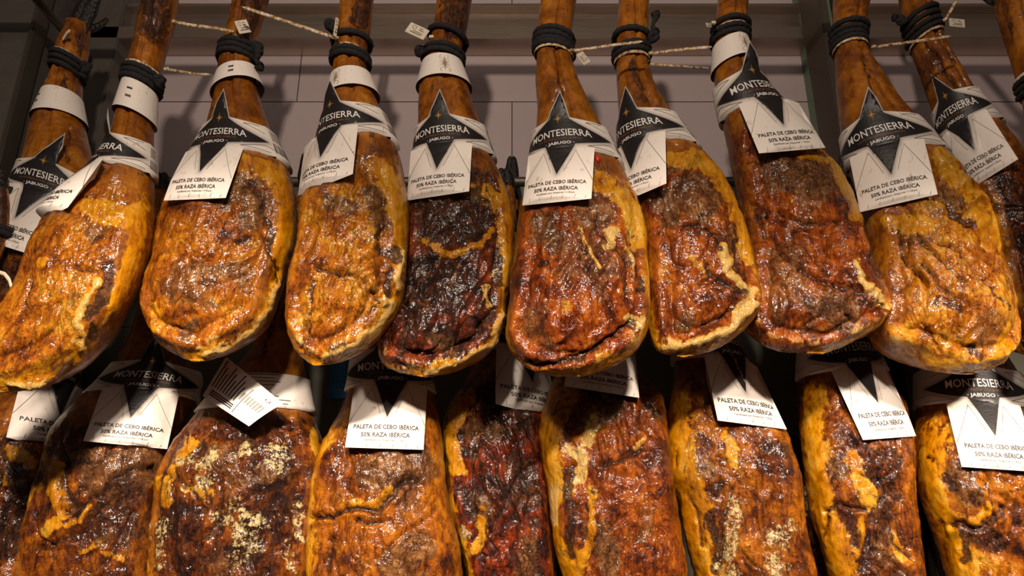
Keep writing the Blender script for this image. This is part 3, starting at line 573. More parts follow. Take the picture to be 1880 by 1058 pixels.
  dict(side='L', body=730, rim=62, tone=0.52, dark=0.35, ragged=1.2, rough=0.28, seed=18, feats=[('f',18,[(1245,780),(1250,840),(1270,890),(1290,930)]),('f',12,[(1340,800),(1350,850)],.8),('b',22,[(1300,860)]),('d',11,[(1300,820),(1290,800)]),('d',12,[(1310,900),(1320,890)]),('d',10,[(1300,950),(1320,1000),(1318,1050)]),('m',20,[(1350,930),(1340,1000),(1335,1050)]),('m',24,[(1440,970),(1425,1000),(1430,1040)]),('g',5,[(1345,900),(1325,950),(1325,1040)],1.2),('g',5,[(1240,830),(1236,860)],0.7),('o',24,[(1400,860),(1400,920)]),('d',16,[(1410,820),(1440,830)]),('g',5,[(1268,900),(1290,1000)],.8),('f',10,[(1280,960),(1300,1050)])])),
 ('L7', 'narrow two-lobed ham with yellow fat at left and black fibres at right, lower row', G_L, 1.45,
  [(350,1540,1572),(450,1520,1568),(540,1492,1572),(600,1476,1588),(650,1468,1612),(702,1465,1640),(743,1464,1662),(791,1467,1676),(830,1471,1680),(890,1477,1682),(941,1484,1686),(992,1502,1692),(1058,1520,1700),(1120,1540,1705),(1180,1565,1688),(1225,1600,1650)],
  dict(side='L', body=730, rim=60, tone=0.52, dark=0.6, ragged=1.4, rough=0.26, seed=19, feats=[('f',20,[(1490,780),(1500,870),(1515,930),(1535,1030)]),('f',18,[(1565,840),(1590,890),(1598,925)]),('d',22,[(1640,910),(1620,960)]),('d',14,[(1600,990),(1590,1040)]),('d',10,[(1560,950),(1570,1000)]),('d',9,[(1648,850),(1655,842)]),('d',9,[(1618,830),(1625,835)]),('g',6,[(1515,940),(1540,932),(1590,936)],1.3),('g',6,[(1580,870),(1615,900),(1632,870)],1.2),('g',5,[(1515,945),(1520,990)],1),('g',6,[(1605,930),(1590,1000),(1580,1050)],1),('g',5,[(1640,930),(1680,1030)],1),('f',8,[(1580,955),(1578,1000)]),('b',14,[(1530,850),(1545,870)]),('d',8,[(1590,860),(1610,885)]),('f',9,[(1645,990),(1660,1030)],.8)])),
 ('L8', 'ham at the lower right edge with golden fat at left and a bulging brow', G_L, 1.44,
  [(350,1760,1796),(450,1735,1795),(540,1708,1800),(600,1694,1822),(650,1684,1848),(700,1681,1880),(753,1681,1905),(804,1678,1925),(839,1678,1935),(903,1683,1945),(954,1700,1952),(1010,1722,1960),(1058,1735,1965),(1120,1755,1965),(1180,1785,1945),(1225,1830,1905)],
  dict(side='L', body=790, rim=58, tone=0.56, dark=0.35, ragged=1.2, rough=0.26, seed=20, feats=[('f',18,[(1700,850),(1715,910),(1745,960)]),('b',28,[(1760,880),(1780,910)]),('d',12,[(1738,880),(1750,900)]),('d',9,[(1785,915),(1795,925)]),('d',6,[(1705,845),(1712,850)]),('g',7,[(1745,962),(1790,972),(1830,962),(1850,930)],1.3),('f',12,[(1760,965),(1810,950),(1820,930)],.8),('d',26,[(1800,985),(1830,1000)]),('d',12,[(1770,970),(1770,1030)]),('f',14,[(1735,980),(1745,1050)]),('g',6,[(1725,960),(1730,1010)],1),('o',20,[(1845,900)]),('g',6,[(1815,880),(1830,950)],.8),('d',10,[(1870,930),(1870,960)]),('h',30,[(1780,900)],0.5)])),
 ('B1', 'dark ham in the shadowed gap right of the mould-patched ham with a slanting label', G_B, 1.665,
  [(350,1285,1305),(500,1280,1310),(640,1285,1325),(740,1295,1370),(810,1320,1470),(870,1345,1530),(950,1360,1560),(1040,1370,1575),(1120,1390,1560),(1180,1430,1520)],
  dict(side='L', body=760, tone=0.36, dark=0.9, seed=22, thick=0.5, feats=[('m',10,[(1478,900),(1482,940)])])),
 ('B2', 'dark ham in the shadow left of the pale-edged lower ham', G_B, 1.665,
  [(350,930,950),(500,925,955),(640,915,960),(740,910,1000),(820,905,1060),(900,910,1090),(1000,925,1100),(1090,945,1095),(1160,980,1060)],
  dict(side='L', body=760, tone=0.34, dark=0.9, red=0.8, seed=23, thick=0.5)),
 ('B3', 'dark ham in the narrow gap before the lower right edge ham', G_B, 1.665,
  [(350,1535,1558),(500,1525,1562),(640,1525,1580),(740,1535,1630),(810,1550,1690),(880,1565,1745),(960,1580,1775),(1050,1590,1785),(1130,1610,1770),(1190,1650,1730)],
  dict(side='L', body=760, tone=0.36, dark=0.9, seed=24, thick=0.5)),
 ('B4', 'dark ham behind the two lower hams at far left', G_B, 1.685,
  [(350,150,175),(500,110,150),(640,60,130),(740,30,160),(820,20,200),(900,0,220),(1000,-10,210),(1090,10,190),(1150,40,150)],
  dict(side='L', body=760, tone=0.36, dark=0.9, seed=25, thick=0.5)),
]
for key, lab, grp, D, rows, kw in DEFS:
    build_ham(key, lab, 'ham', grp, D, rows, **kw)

# ------------------------------------------------------------------ printed paper collars
def text_mesh(s, width=None, height=None, bold=0.0, cache={}):
    k = (s, width, height, bold)
    if k in cache: return cache[k]
    c = bpy.data.curves.new('t', 'FONT'); c.body = s; c.resolution_u = 2; c.align_x = 'CENTER'; c.offset = bold
    o = bpy.data.objects.new('t', c); COL.objects.link(o)
    dg = bpy.context.evaluated_depsgraph_get(); dg.update()
    me = o.evaluated_get(dg).to_mesh()
    V = np.array([v.co[:2] for v in me.vertices]); F = [list(p.vertices) for p in me.polygons]
    bpy.data.objects.remove(o); bpy.data.curves.remove(c)
    lo, hi = V.min(0), V.max(0)
    sx = width/(hi[0]-lo[0]) if width else 1
    cap = 0.73
    sy = (height/cap) if height else sx
    V = np.stack([(V[:, 0]-(lo[0]+hi[0])/2)*sx, -(V[:, 1]-cap/2)*sy], 1)
    cache[k] = (V, F); return cache[k]
def arc(p0, p1, bulge, n=8):
    p0, p1 = np.array(p0, float), np.array(p1, float); t = np.linspace(0, 1, n)[:, None]
    nn = np.array([-(p1-p0)[1], (p1-p0)[0]]); nn /= np.linalg.norm(nn)
    return [tuple(p) for p in (p0+(p1-p0)*t+nn*np.sin(t*math.pi)*bulge)]
LX = 112
black_poly = [(0, 4), (25.5, 55)]+arc((26, 56), (LX, 91), 4, 9)[1:]+arc((LX, 91), (29, 108), -3, 9)[1:]+[(0, 173)]
black_poly += [(-x, y) for x, y in black_poly[::-1] if abs(x) > 0.5]
def in_poly(x, y, poly):
    c = False; n = len(poly); j = n-1
    for i in range(n):
        if (poly[i][1] > y) != (poly[j][1] > y) and x < (poly[j][0]-poly[i][0])*(y-poly[i][1])/(poly[j][1]-poly[i][1])+poly[i][0]: c = not c
        j = i
    return c
def sheet(outline, ink=None, step=5.0):
    xs = [p[0] for p in outline]; ys = [p[1] for p in outline]
    pts = [Vector(p) for p in outline]; n0 = len(pts)
    edges = []
    if ink:
        n1 = len(pts); pts += [Vector(p) for p in ink]; edges = [(n1+i, n1+(i+1) % len(ink)) for i in range(len(ink))]
    x = min(xs)+step/2
    while x < max(xs):
        y = min(ys)+step/2
        while y < max(ys):
            if in_poly(x, y, outline): pts.append(Vector((x, y)))
            y += step
        x += step
    r = geometry.delaunay_2d_cdt(pts, edges, [list(range(n0))], 1, 1e-4)
    V = np.array([tuple(v) for v in r[0]]); F = [list(f) for f in r[2]]
    F = [f for f in F if in_poly(*(V[f].mean(0)), outline)]
    mi = [1 if ink and in_poly(*(V[f].mean(0)), ink) else 0 for f in F]
    return V, F, mi
LC = 200.0
collar_out = [(-LC, 56), (-120, 54), (-27, 52), (0, 0), (27, 52), (120, 54), (LC, 56), (LC, 116), (120, 118), (-120, 118), (-LC, 116)]
flap_out = [(-70, 118), (-30, 112), (30, 112), (70, 118), (70, 222), (-70, 222)]
SH_C = sheet(collar_out, black_poly, 6.0); SH_F = sheet(flap_out, black_poly, 5.0)
def line(p0, p1, w=0.7):
    p0, p1 = np.array(p0, float), np.array(p1, float); n = max(2, int(np.linalg.norm(p1-p0)/6)+1)
    t = np.linspace(0, 1, n)[:, None]; P = p0+(p1-p0)*t; d = (p1-p0)/np.linalg.norm(p1-p0); q = np.array([-d[1], d[0]])*w/2
    V = np.vstack([P+q, P-q]); return V, [[i, i+1, n+i+1, n+i] for i in range(n-1)]
def starburst(cx, cy, r):
    V = [(cx, cy)]; F = []
    out = []
    for k, a in enumerate(np.arange(16)*math.pi/8):
        if k % 4 == 0: R = r
        elif k % 2 == 0: R = r*0.72
        else: R = r*0.0+r*0.55
        out.append((a, R))
    for a, R in out:
        w = 0.10*r if R == r else 0.035*r
        d = np.array([math.sin(a), -math.cos(a)]); q = np.array([-d[1], d[0]])
        b = len(V); c0 = np.array([cx, cy]); V += [tuple(c0+q*w), tuple(c0+d*R), tuple(c0-q*w)]; F.append([b, b+1, b+2])
    return np.array(V), F
def shifted(vf, dx, dy, arcf=0.0):
    V = vf[0].copy(); V[:, 0] += dx; V[:, 1] += dy; V[:, 1] += arcf*V[:, 0]**2; return V, vf[1]
OV_C = []; OV_F = []
OV_C.append((shifted(text_mesh('MONTESIERRA', 130, 14.5, 0.008), 0, 83, 0.0006), 2))
OV_C.append((shifted(text_mesh('LA ESTRELLA DEL JAMÓN', 88, 4.4, 0.01), 0, 95.5, 0.0006), 3))
OV_C.append((shifted(text_mesh('· JABUGO ·', 56, 6.0, 0.02), 0, 104.5, 0.0004), 2))
OV_C.append((starburst(0, 54, 11), 4))
for sx in (-1, 1):
    OV_C.append((line((sx*60, 62), (sx*108, 74)), 5)); OV_C.append((line((sx*60, 62), (sx*100, 60)), 5))
    OV_C.append((line((sx*52, 112), (sx*100, 101)), 5)); OV_C.append((line((sx*100, 101), (sx*150, 108)), 5)); OV_C.append((line((sx*52, 112), (sx*110, 114)), 5))
    OV_F.append((line((sx*33, 122), (sx*70, 184)), 5)); OV_F.append((line((sx*33, 122), (sx*13, 168)), 5))
for k, xx in enumerate((-52, -30, -6, 16, 40, 60)): OV_F.append((line((xx, 214+(k % 2)*2), (xx-2, 221)), 5))
for k in range(7): OV_C.append((line((122, 62+k*3.2), (150-(k % 3)*5, 62+k*3.2), 1.0), 5))
for k in range(14): OV_C.append((line((122+k*2.1, 88), (122+k*2.1, 108), 0.7+0.7*((k*7) % 3 == 0)), 6))
OV_F.append((shifted(text_mesh('PALETA DE CEBO IBÉRICA', 118, 6.9, 0.022), 0, 189), 6))
OV_F.append((shifted(text_mesh('50% RAZA IBÉRICA', 88, 6.9, 0.022), 0, 201.5), 6))
OV_F.append((shifted(text_mesh('Certificado por: Araporcei 11/18 p/u', 76, 3.4, 0.012), 0, 210), 5))
LMATS = [M['paper'], M['ink'], M['white'], M['bronze'], M['gold'], M['line'], M['text'], M['tan']]

class LabelMap:
    """a printed card folded round the shank: collar wraps, star tip and flap stay almost flat"""
    YC = 85.0
    def __init__(s, h, p, clear=0.0065):
        s.h = h; s.zc, s.phi, s.roll, s.pitch, s.sc, s.ys = (list(p)+[1.2])[:6]; s.clear = clear
        s.setup()
    def setup(s):
        h = s.h; cx, a, b = hat(h, s.zc); a += s.clear; b += s.clear
        # arc-length table round the ellipse, starting at phi (0 = facing the room, + = to the right)
        t = np.linspace(-math.pi*1.02, math.pi*1.02, 241); ang = s.phi+t
        ds = np.hypot(a*np.cos(ang), b*np.sin(ang))
        L = np.r_[0, np.cumsum((ds[1:]+ds[:-1])/2*np.diff(t))]; L -= np.interp(0, t, L)
        s.tab = (L, ang); s.half = float(L[-1])*0.985
        s.O = np.array([float(cx)+float(a)*math.sin(s.phi), float(yat(h, s.zc))-float(b)*math.cos(s.phi), s.zc])
        T = np.array([float(a)*math.cos(s.phi), float(b)*math.sin(s.phi), 0]); s.e1 = T/np.linalg.norm(T)
        s.n = np.cross(s.e1, [0, 0, 1.0]); s.n /= np.linalg.norm(s.n)
        if np.dot(s.n, [math.sin(s.phi), -math.cos(s.phi), 0]) < 0: s.n = -s.n
        c2 = float(hat(h, s.zc-0.05)[0]); c1 = float(hat(h, s.zc+0.05)[0]); s.slope = (c2-c1)/0.1   # x per metre going down
        d = np.array([s.slope*0.0, 0, -1.0])
        cr, sr = math.cos(s.roll), math.sin(s.roll)
        s.r1 = s.e1*cr - np.array([0, 0, 1.0])*sr*-1*1.0
        s.r1 = s.e1*cr + np.array([0, 0, 1.0])*sr
        s.d = np.array([0, 0, -1.0])*cr + s.e1*sr
    def k(s, x, y, flap):
        ax = np.abs(x)
        if flap: return sstep((y-108)/26+np.clip(ax-30, 0, None)/16, 0, 1)
        return np.where(y < 54, sstep(54-y, 0, 30), 0.0)
    def raw(s, x, y, flap):
        sc = s.sc; h = s.h
        xs = x*sc
        if not flap:
            lim = 120*sc; ax = np.abs(xs); over = np.clip(ax-lim, 0, None)
            r = max((s.half-lim)/((LC-120)*sc), 0.02) if s.half > lim else 0.02
            xs = np.sign(xs)*(np.minimum(ax, min(lim, s.half*0.97))+over*r)
        yy = (y-s.YC)*sc*s.ys
        ang = np.interp(xs, *s.tab)
        z = s.zc-yy*math.cos(s.roll)+math.sin(s.roll)*np.sin(ang-s.phi)*float(np.mean(hat(h, s.zc)[1]))
        cx, a, b = hat(h, z)
        # the collar keeps its own cone, a little looser than the shank
        R = s.clear+0.0015
        C = np.stack([cx+(a+R)*np.sin(ang), yat(h, z)-(b+R)*np.cos(ang), z], -1)
        pit = s.pitch if flap else s.pitch*0.35
        dd = s.d*math.cos(pit)+s.n*math.sin(pit)
        y0 = (27 if flap else -31)*sc*s.ys
        base = s.O+s.d*0+s.n*0.0012
        if flap:
            Fp = base+s.d*y0+(yy-y0)[:, None]*dd+xs[:, None]*s.r1
        else:
            Fp = base+(yy)[:, None]*s.d+xs[:, None]*s.r1-s.n*(np.clip(-yy+y0, 0, None)*0.0)[:, None]
        # follow the swell of the shank under the joint of flap and collar
        if flap:
            zz = s.zc-y0; cj, aj, bj = hat(h, zz); c0, a0, b0 = hat(h, s.zc)
            Oj = np.array([float(cj)+(float(aj)+R)*math.sin(s.phi), float(yat(h, zz))-(float(bj)+R)*math.cos(s.phi), 0]); O0 = np.array([s.O[0], s.O[1], 0])
            Fp = Fp+(Oj-O0)-np.dot(s.d*y0, [1, 0, 0])*np.array([1, 0, 0])
        else:
            zz = s.zc-y0; cj, aj, bj = hat(h, zz)
        Fp = Fp-s.n*((xs**2)/(2*0.16))[:, None]
        k = s.k(x, y, flap)[:, None]
        return C*(1-k)+Fp*k
    def inside(s, P, c):
        cx, a, b = hat(s.h, P[:, 2]); return (np.abs(P[:, 0]-cx)/(a+c))**EXPO+(np.abs(P[:, 1]-yat(s.h, P[:, 2]))/(b+c))**EXPO < 1
    def __call__(s, x, y, flap, off=0.0):
        x = np.asarray(x, float); y = np.asarray(y, float)
        P = s.raw(x, y, flap)
        e = 0.5
        Px = s.raw(x+e, y, flap)-s.raw(x-e, y, flap); Py = s.raw(x, y+e, flap)-s.raw(x, y-e, flap)
        N = np.cross(Px, Py); N /= np.linalg.norm(N, axis=1)[:, None]+1e-12
        cen = np.stack([hat(s.h, P[:, 2])[0], yat(s.h, P[:, 2]), P[:, 2]], 1)
        if flap: sg = np.sign(N@s.n)
        else: sg = np.sign(np.sum(N*(P-cen), 1))
        N = N*np.where(sg == 0, 1, sg)[:, None]
        c = s.clear+np.clip((y-118)/60, 0, 1)*0.006 if flap else np.full(len(x), s.clear*0.6)
        dirn = np.where(np.full(len(x), flap)[:, None], s.n[None], N)
        lo = np.zeros(len(x)); hi = np.full(len(x), 0.09); ins = s.inside(P, c)
        for _ in range(14):
            m = (lo+hi)/2; w = s.inside(P+dirn*m[:, None], c); lo = np.where(w, m, lo); hi = np.where(w, hi, m)
        return P+dirn*(np.where(ins, hi, 0))[:, None]+N*off
ANCH = dict(T=(0, 0), V=(0, 164), BL=(-70, 222), BR=(70, 222), UL=(-70, 118), UR=(70, 118), CL=(0, 85))
def fit_label(h, anchors, phi0=0.0, sc=0.00106):
    pts = np.array([ANCH[k] for k in anchors]); tgt = np.array([anchors[k] for k in anchors], float)
    # start where the middle of the traced points suggests
    y_mid = np.mean(tgt[:, 1]-(pts[:, 1]-85)*0.95)
    p0 = np.array([pz(y_mid, h.D-0.05), phi0, 0.0, 0.12, sc, 1.22]); prior = p0.copy()
    wts = np.array([0, 10, 4, 40, 50000.0, 30.0])
    fl = np.array([p[1] > 110 for p in pts])
    def res(p):
        Lm = LabelMap(h, p); out = []
        for i, (x, y) in enumerate(pts):
            q = Lm(np.array([x]), np.array([y]), bool(fl[i]))[0]; a, b = proj(q); out += [float(a)-tgt[i, 0], float(b)-tgt[i, 1]]
        return np.array(out+list((p-prior)*wts))
    p = p0.copy(); lam = 1.0; r = res(p); cost = r@r
    for it in range(26):
        J = np.zeros((len(r), 6)); hstep = [1e-3, 5e-3, 5e-3, 5e-3, 3e-6, 3e-3]
        for j in range(6):
            q = p.copy(); q[j] += hstep[j]; J[:, j] = (res(q)-r)/hstep[j]
        A = J.T@J; g = J.T@r
        dp = -np.linalg.solve(A+lam*np.diag(np.diag(A)+1e-9), g)
        q = p+dp; q[1] = np.clip(q[1], -1.5, 1.5); q[3] = np.clip(q[3], -0.3, 0.7); q[2] = np.clip(q[2], -0.7, 0.7); rq = res(q)
        if rq@rq < cost: p, r, cost = q, rq, rq@rq; lam *= 0.5
        else: lam *= 3
    print('LABEL fit', h.name, 'rms px %.1f' % math.sqrt(cost/len(r)), 'z %.3f phi %.2f roll %.2f pitch %.2f sc %.5f ys %.2f' % tuple(p))
    return p
BP = black_poly+[black_poly[0]]
def make_label(hk, anchors, text, phi0=0.0, smears=()):
    h = HAMS[hk]; p = fit_label(h, anchors, phi0); Lm = LabelMap(h, p)
    V = []; F = []; MI = []; SH = []
    def add(P2, Fs, mi, flap, off):
        n = len(V); P = Lm(P2[:, 0], P2[:, 1], flap, off)
        V.extend(P.tolist()); F.extend([[i+n for i in f] for f in Fs]); MI.extend(mi)
        if off == 0:
            d = polydist(P2[:, 0], P2[:, 1], BP); SH.extend((np.exp(-(d/5.0)**1.3)).tolist())
        else: SH.extend([0]*len(P2))
    add(SH_C[0], SH_C[1], SH_C[2], False, 0); add(SH_F[0], SH_F[1], SH_F[2], True, 0)
    for (v, f), m in OV_C: add(v, f, [m]*len(f), False, 0.0006)
    for (v, f), m in OV_F: add(v, f, [m]*len(f), True, 0.0006)
    rnd = random.Random(7)
    for (x, y, rr_) in smears:
        a_ = np.linspace(0, 2*math.pi, 15)[:-1]; q_ = rr_*(0.55+0.6*np.array([rnd.random() for _ in a_]))
        v = np.vstack([[x, y], np.stack([x+q_*np.cos(a_)*0.6, y+q_*np.sin(a_)*1.3], 1)])
        add(v, [[0, 1+i, 1+(i+1) % 14] for i in range(14)], [len(LMATS)-1]*14, y > 118, 0.0009)
    o = mesh_obj('paper_label', V, F, LMATS, loc=tuple(Lm.O), midx=MI, attrs=dict(printshade=SH))
    tag(o, text, 'label', 'printed paper labels on the hams'); h.lmap = Lm
    return o
LABELS = [
 ('U0', dict(T=(115,240), V=(55,400), BR=(43,464)), 'black and white paper label at the left edge, partly covered by the neighbouring turned label', -0.2),
 ('U1', dict(T=(212,205), UR=(185,285), BR=(124,388), BL=(78,398)), 'paper label turned to the left on the tilted golden ham, showing its barcode side', -0.9),
 ('U2', dict(T=(421,165), V=(370,314), BL=(305,375), BR=(412,358), UR=(443,262)), 'paper label turned slightly left on the golden ham with a brown oval patch', -0.4),
 ('U3', dict(T=(627,155), V=(603,293), BL=(564,368), BR=(641,314), UR=(657,220)), 'paper label turned left, below a neck band, on the smooth orange ham', -0.6),
 ('U4', dict(T=(813,163), V=(802,311), BL=(752,371), BR=(858,346), UR=(866,258)), 'paper label below a star-printed neck band, on the darkest upper ham', -0.1),
 ('U5', dict(T=(1038,168), V=(1025,324), BL=(962,386), BR=(1080,355), UR=(1092,260)), 'paper label on the centre ham, beside the small red plug', -0.15),
 ('U6', dict(T=(1153,158), V=(1161,308), BR=(1222,335), UR=(1220,236)), 'paper label partly tucked behind the centre ham, on the ham with a grey-brown patch', -0.35),
 ('U7', dict(T=(1372,75), V=(1435,226), BL=(1395,280), BR=(1513,273), UL=(1358,188)), 'highest paper label, under a neck band on the glossy reddish ham', 0.1),
 ('U8', dict(T=(1597,157), V=(1632,317), BL=(1584,388), BR=(1720,356), UR=(1695,252), UL=(1558,292)), 'whole bright paper label on the golden wrinkled ham at right', 0.0),
 ('U9', dict(T=(1708,130), V=(1775,284), BL=(1797,335), BR=(1860,297), UR=(1817,196)), 'paper label at upper right, tilted steeply and half behind the golden ham', 0.0),
 ('L0', dict(BL=(8,800), BR=(140,845), V=(125,745), T=(150,590)), 'paper label at the lower left edge, cut by the golden-edged ham in front', 0.0),
 ('L1', dict(T=(273,625), V=(248,763), BL=(153,815), BR=(303,834), UL=(190,690), UR=(335,717)), 'large lit paper label of the lower row, first whole one from the left', 0.0),
 ('L3', dict(V=(711,761), BL=(636,820), BR=(779,826), UL=(648,704), UR=(781,714)), 'square-hanging lit paper label on the ham with a long crease', 0.0),
 ('L4', dict(V=(972,690), BL=(912,740), BR=(1045,775), UL=(912,632)), 'paper label at lower centre, its right side covered by the pale-edged ham', 0.1),
 ('L5', dict(BL=(1039,708), BR=(1173,733), UR=(1166,640), V=(1105,660)), 'paper label mostly covered by the base of the centre ham', 0.1),
 ('L6', dict(V=(1372,697), BL=(1322,770), BR=(1432,803), UL=(1290,655)), 'paper label slanting right, with rust-brown smears on its black print', 0.4, ((-8, 98, 5), (-5, 108, 6), (-2, 122, 6), (0, 132, 4), (4, 141, 5), (6, 152, 3))),
 ('L7', dict(V=(1609,741), BL=(1590,803), BR=(1676,806), UL=(1527,676), UR=(1612,672)), 'paper label turned to the right on the narrow two-lobed ham', 0.5),
 ('L8', dict(V=(1825,803), BL=(1777,850), BR=(1900,870), UL=(1726,733)), 'paper label at the lower right edge, on the ham with a bulging brow', 0.3),
]
for a in LABELS: make_label(*a)

# the label that hangs back to front on the mould-crusted ham
def back_label():
    h = HAMS['L2']; p = [pz(712, h.D-0.05), 0.35, 0.0, 0.1, 0.00106]; Lm = LabelMap(h, p)
    out = [(-LC, 54), (LC, 54), (LC, 118), (-LC, 118)]
    v, f, mi = sheet(out, None, 7.0)
    V = []; F = []; MI = []
    def add(P, Fs, m): n = len(V); V.extend(np.asarray(P).tolist()); F.extend([[i+n for i in g] for g in Fs]); MI.extend([m]*len(Fs))
    add(Lm(v[:, 0], v[:, 1], False, 0), f, 0)
    rnd = random.Random(4)
    for k in range(9):
        if k in (4,): continue
        l = line((-50, 60+k*6), (28+rnd.uniform(-22, 16), 60+k*6), 1.1); add(Lm(l[0][:, 0], l[0][:, 1], False, 0.0006), l[1], 6)
    # the loose card: corners measured at left, top, right, bottom
    D0 = h.D-float(hat(h, p[0])[2])-0.022
    def pt(px, py, d):
        x, z = unproj(px, py, d); return np.array([float(x), d, float(z)])
    TL, TR, BR, BL = pt(372, 727, D0-0.004), pt(415, 655, D0+0.004), pt(520, 741, D0-0.002), pt(457, 783, D0-0.020)
    nn = np.cross(TR-TL, BL-TL); nn /= np.linalg.norm(nn); nn = nn if nn[1] < 0 else -nn
    def card(u, w, off=0.0):
        u = np.asarray(u)[:, None]; w = np.asarray(w)[:, None]
        return TL*(1-u)*(1-w)+TR*u*(1-w)+BR*u*w+BL*(1-u)*w+nn*(0.006*np.sin(math.pi*u)*np.sin(math.pi*w*0.8)+off)
    g = np.linspace(0, 1, 13); U, Wd = np.meshgrid(g, g); P = card(U.ravel(), Wd.ravel()); Fs = [[i*13+j, i*13+j+1, (i+1)*13+j+1, (i+1)*13+j] for i in range(12) for j in range(12)]
    add(P, Fs, 0)
    def rect(u0, u1, w0, w1, m, n=7):
        t = np.linspace(0, 1, n); a = card(u0+(u1-u0)*t, np.full(n, w0), 0.0006); b = card(u0+(u1-u0)*t, np.full(n, w1), 0.0006)
        add(np.vstack([a, b]), [[i, i+1, n+i+1, n+i] for i in range(n-1)], m)
    for k in range(9): rect(0.30+0.0*k, 0.95-0.12*(k % 3), 0.05+k*0.055, 0.068+k*0.055, 6)
    for k in range(3): rect(0.06, 0.80, 0.60+k*0.0, 0.61, 6) if k == 0 else None
    for k in range(22):
        w_ = 0.55+k*0.017; rect(0.40, 0.62, w_, w_+0.004+0.005*((k*5) % 3 == 0), 6, 4)
    for k in range(3): rect(0.10+k*0.05, 0.13+k*0.05, 0.08, 0.55, 6, 3)
    ci = np.linspace(0.3, 5.4, 14); r1, r2 = 0.030, 0.042
    P1 = card(0.80+r1*np.cos(ci), 0.86+r1*np.sin(ci), 0.0006); P2 = card(0.80+r2*np.cos(ci), 0.86+r2*np.sin(ci), 0.0006)
    add(np.vstack([P1, P2]), [[i, i+1, 15+i, 14+i] for i in range(13)], 6)
    o = mesh_obj('paper_label', V, F, LMATS, loc=tuple(Lm.O), midx=MI, attrs=dict(printshade=np.zeros(len(V))))
    tag(o, 'back-to-front paper label with barcode and small print on the mould-crusted ham', 'label', 'printed paper labels on the hams')
back_label()

# ------------------------------------------------------------------ neck bands
def neck_band(hk, y0, y1, text, tilt=0.0, flare=0.006, phi=0.0, star=True, gap=0.004, shift=0.0):
    h = HAMS[hk]; za, zb_ = pz(y0+2, h.D-0.04), pz(y1-8, h.D-0.04); n = 96; m = 9
    cm, am, bm_ = [float(v) for v in hat(h, (za+zb_)/2)]
    c0, c1 = float(hat(h, za)[0]), float(hat(h, zb_)[0])
    def P(ang, w, off=0.0):
        ang = np.asarray(ang, float); w = np.asarray(w, float)
        z = za+(zb_-za)*w; cx, a, b = hat(h, z)
        a1, b1 = float(hat(h, za)[1]), float(hat(h, za)[2]); a2, b2 = float(hat(h, zb_)[1]), float(hat(h, zb_)[2])
        ga = max(a1, 0)*(1-w)+a2*w+gap+flare*0.35*w+off; gb = b1*(1-w)+b2*w+gap+flare*0.35*w+off
        zz = z+tilt*np.sin(ang)*ga
        return np.stack([c0*(1-w)+c1*w+shift+ga*np.sin(ang), yat(h, z)-gb*np.cos(ang), zz], -1)
    A = np.linspace(-math.pi, math.pi, n+1); Wt = np.linspace(0, 1, m)
    V = []; F = []; MI = []
    G = P(np.repeat(A[None], m, 0).ravel(), np.repeat(Wt[:, None], n+1, 1).ravel()); V += G.tolist()
    F += [[i*(n+1)+j, i*(n+1)+j+1, (i+1)*(n+1)+j+1, (i+1)*(n+1)+j] for i in range(m-1) for j in range(n)]; MI += [0]*len(F)
    H = abs(za-zb_)
    def add(vf, mi):
        v, f = vf; k = len(V); V.extend(P(phi+v[:, 0]/am, v[:, 1]/H, 0.0006).tolist()); F.extend([[i+k for i in g] for g in f]); MI.extend([mi]*len(f))
    if star:
        v, f = starburst(0, 0, H*0.38); v[:, 1] += H*0.5; add((v, f), 7)
        for sx in (-1, 1):
            for sy in (-1, 1):
                add(line((sx*H*0.16, H*(0.5+sy*0.30)), (0, H*(0.5+sy*0.14)), 0.0007), 7)
                add(line((sx*H*0.16, H*(0.5+sy*0.30)), (sx*H*0.10, H*(0.5+sy*0.40)), 0.0007), 7)
    else:
        for k in range(3): add(line((0.004+k*0.002, H*(0.3+0.16*k)), (0.030, H*(0.3+0.16*k)), 0.0008), 7)
        add(line((-0.012, H*0.35), (-0.004, H*0.35), 0.004), 6); add(line((-0.012, H*0.62), (-0.004, H*0.62), 0.005), 5)
    for sx in (-1, 1):
        add(line((sx*0.018, H*0.1), (sx*0.05, H*0.5), 0.0006), 7); add(line((sx*0.05, H*0.5), (sx*0.022, H*0.95), 0.0006), 7)
    o = mesh_obj('neck_band', V, F, LMATS, loc=(cm, float(yat(h, za)), (za+zb_)/2), midx=MI, attrs=dict(printshade=np.zeros(len(V))))
    tag(o, text, 'paper band', 'paper bands round the ham shanks')
neck_band('U0', 158, 214, 'white paper band on the dark glossy shank at far left', star=False, phi=-0.3, flare=0.010)
neck_band('U1', 140, 205, 'white paper band with slanting folds on the tilted golden ham', tilt=-0.30, star=False, phi=0.4, flare=0.012)
neck_band('U2', 112, 155, 'white paper band sloping down left on the ham with brown oval patch', tilt=0.30, star=False, phi=0.3, flare=0.014)
neck_band('U3', 118, 168, 'white paper band on the smooth orange ham, just over its label', tilt=0.12, phi=-0.5, flare=0.010)
neck_band('U4', 96, 150, 'star-printed white paper band on the darkest upper ham', phi=0.15, flare=0.012)
neck_band('U7', 57, 112, 'white paper band on the glossy reddish ham at upper right', tilt=0.28, phi=0.4, flare=0.010)

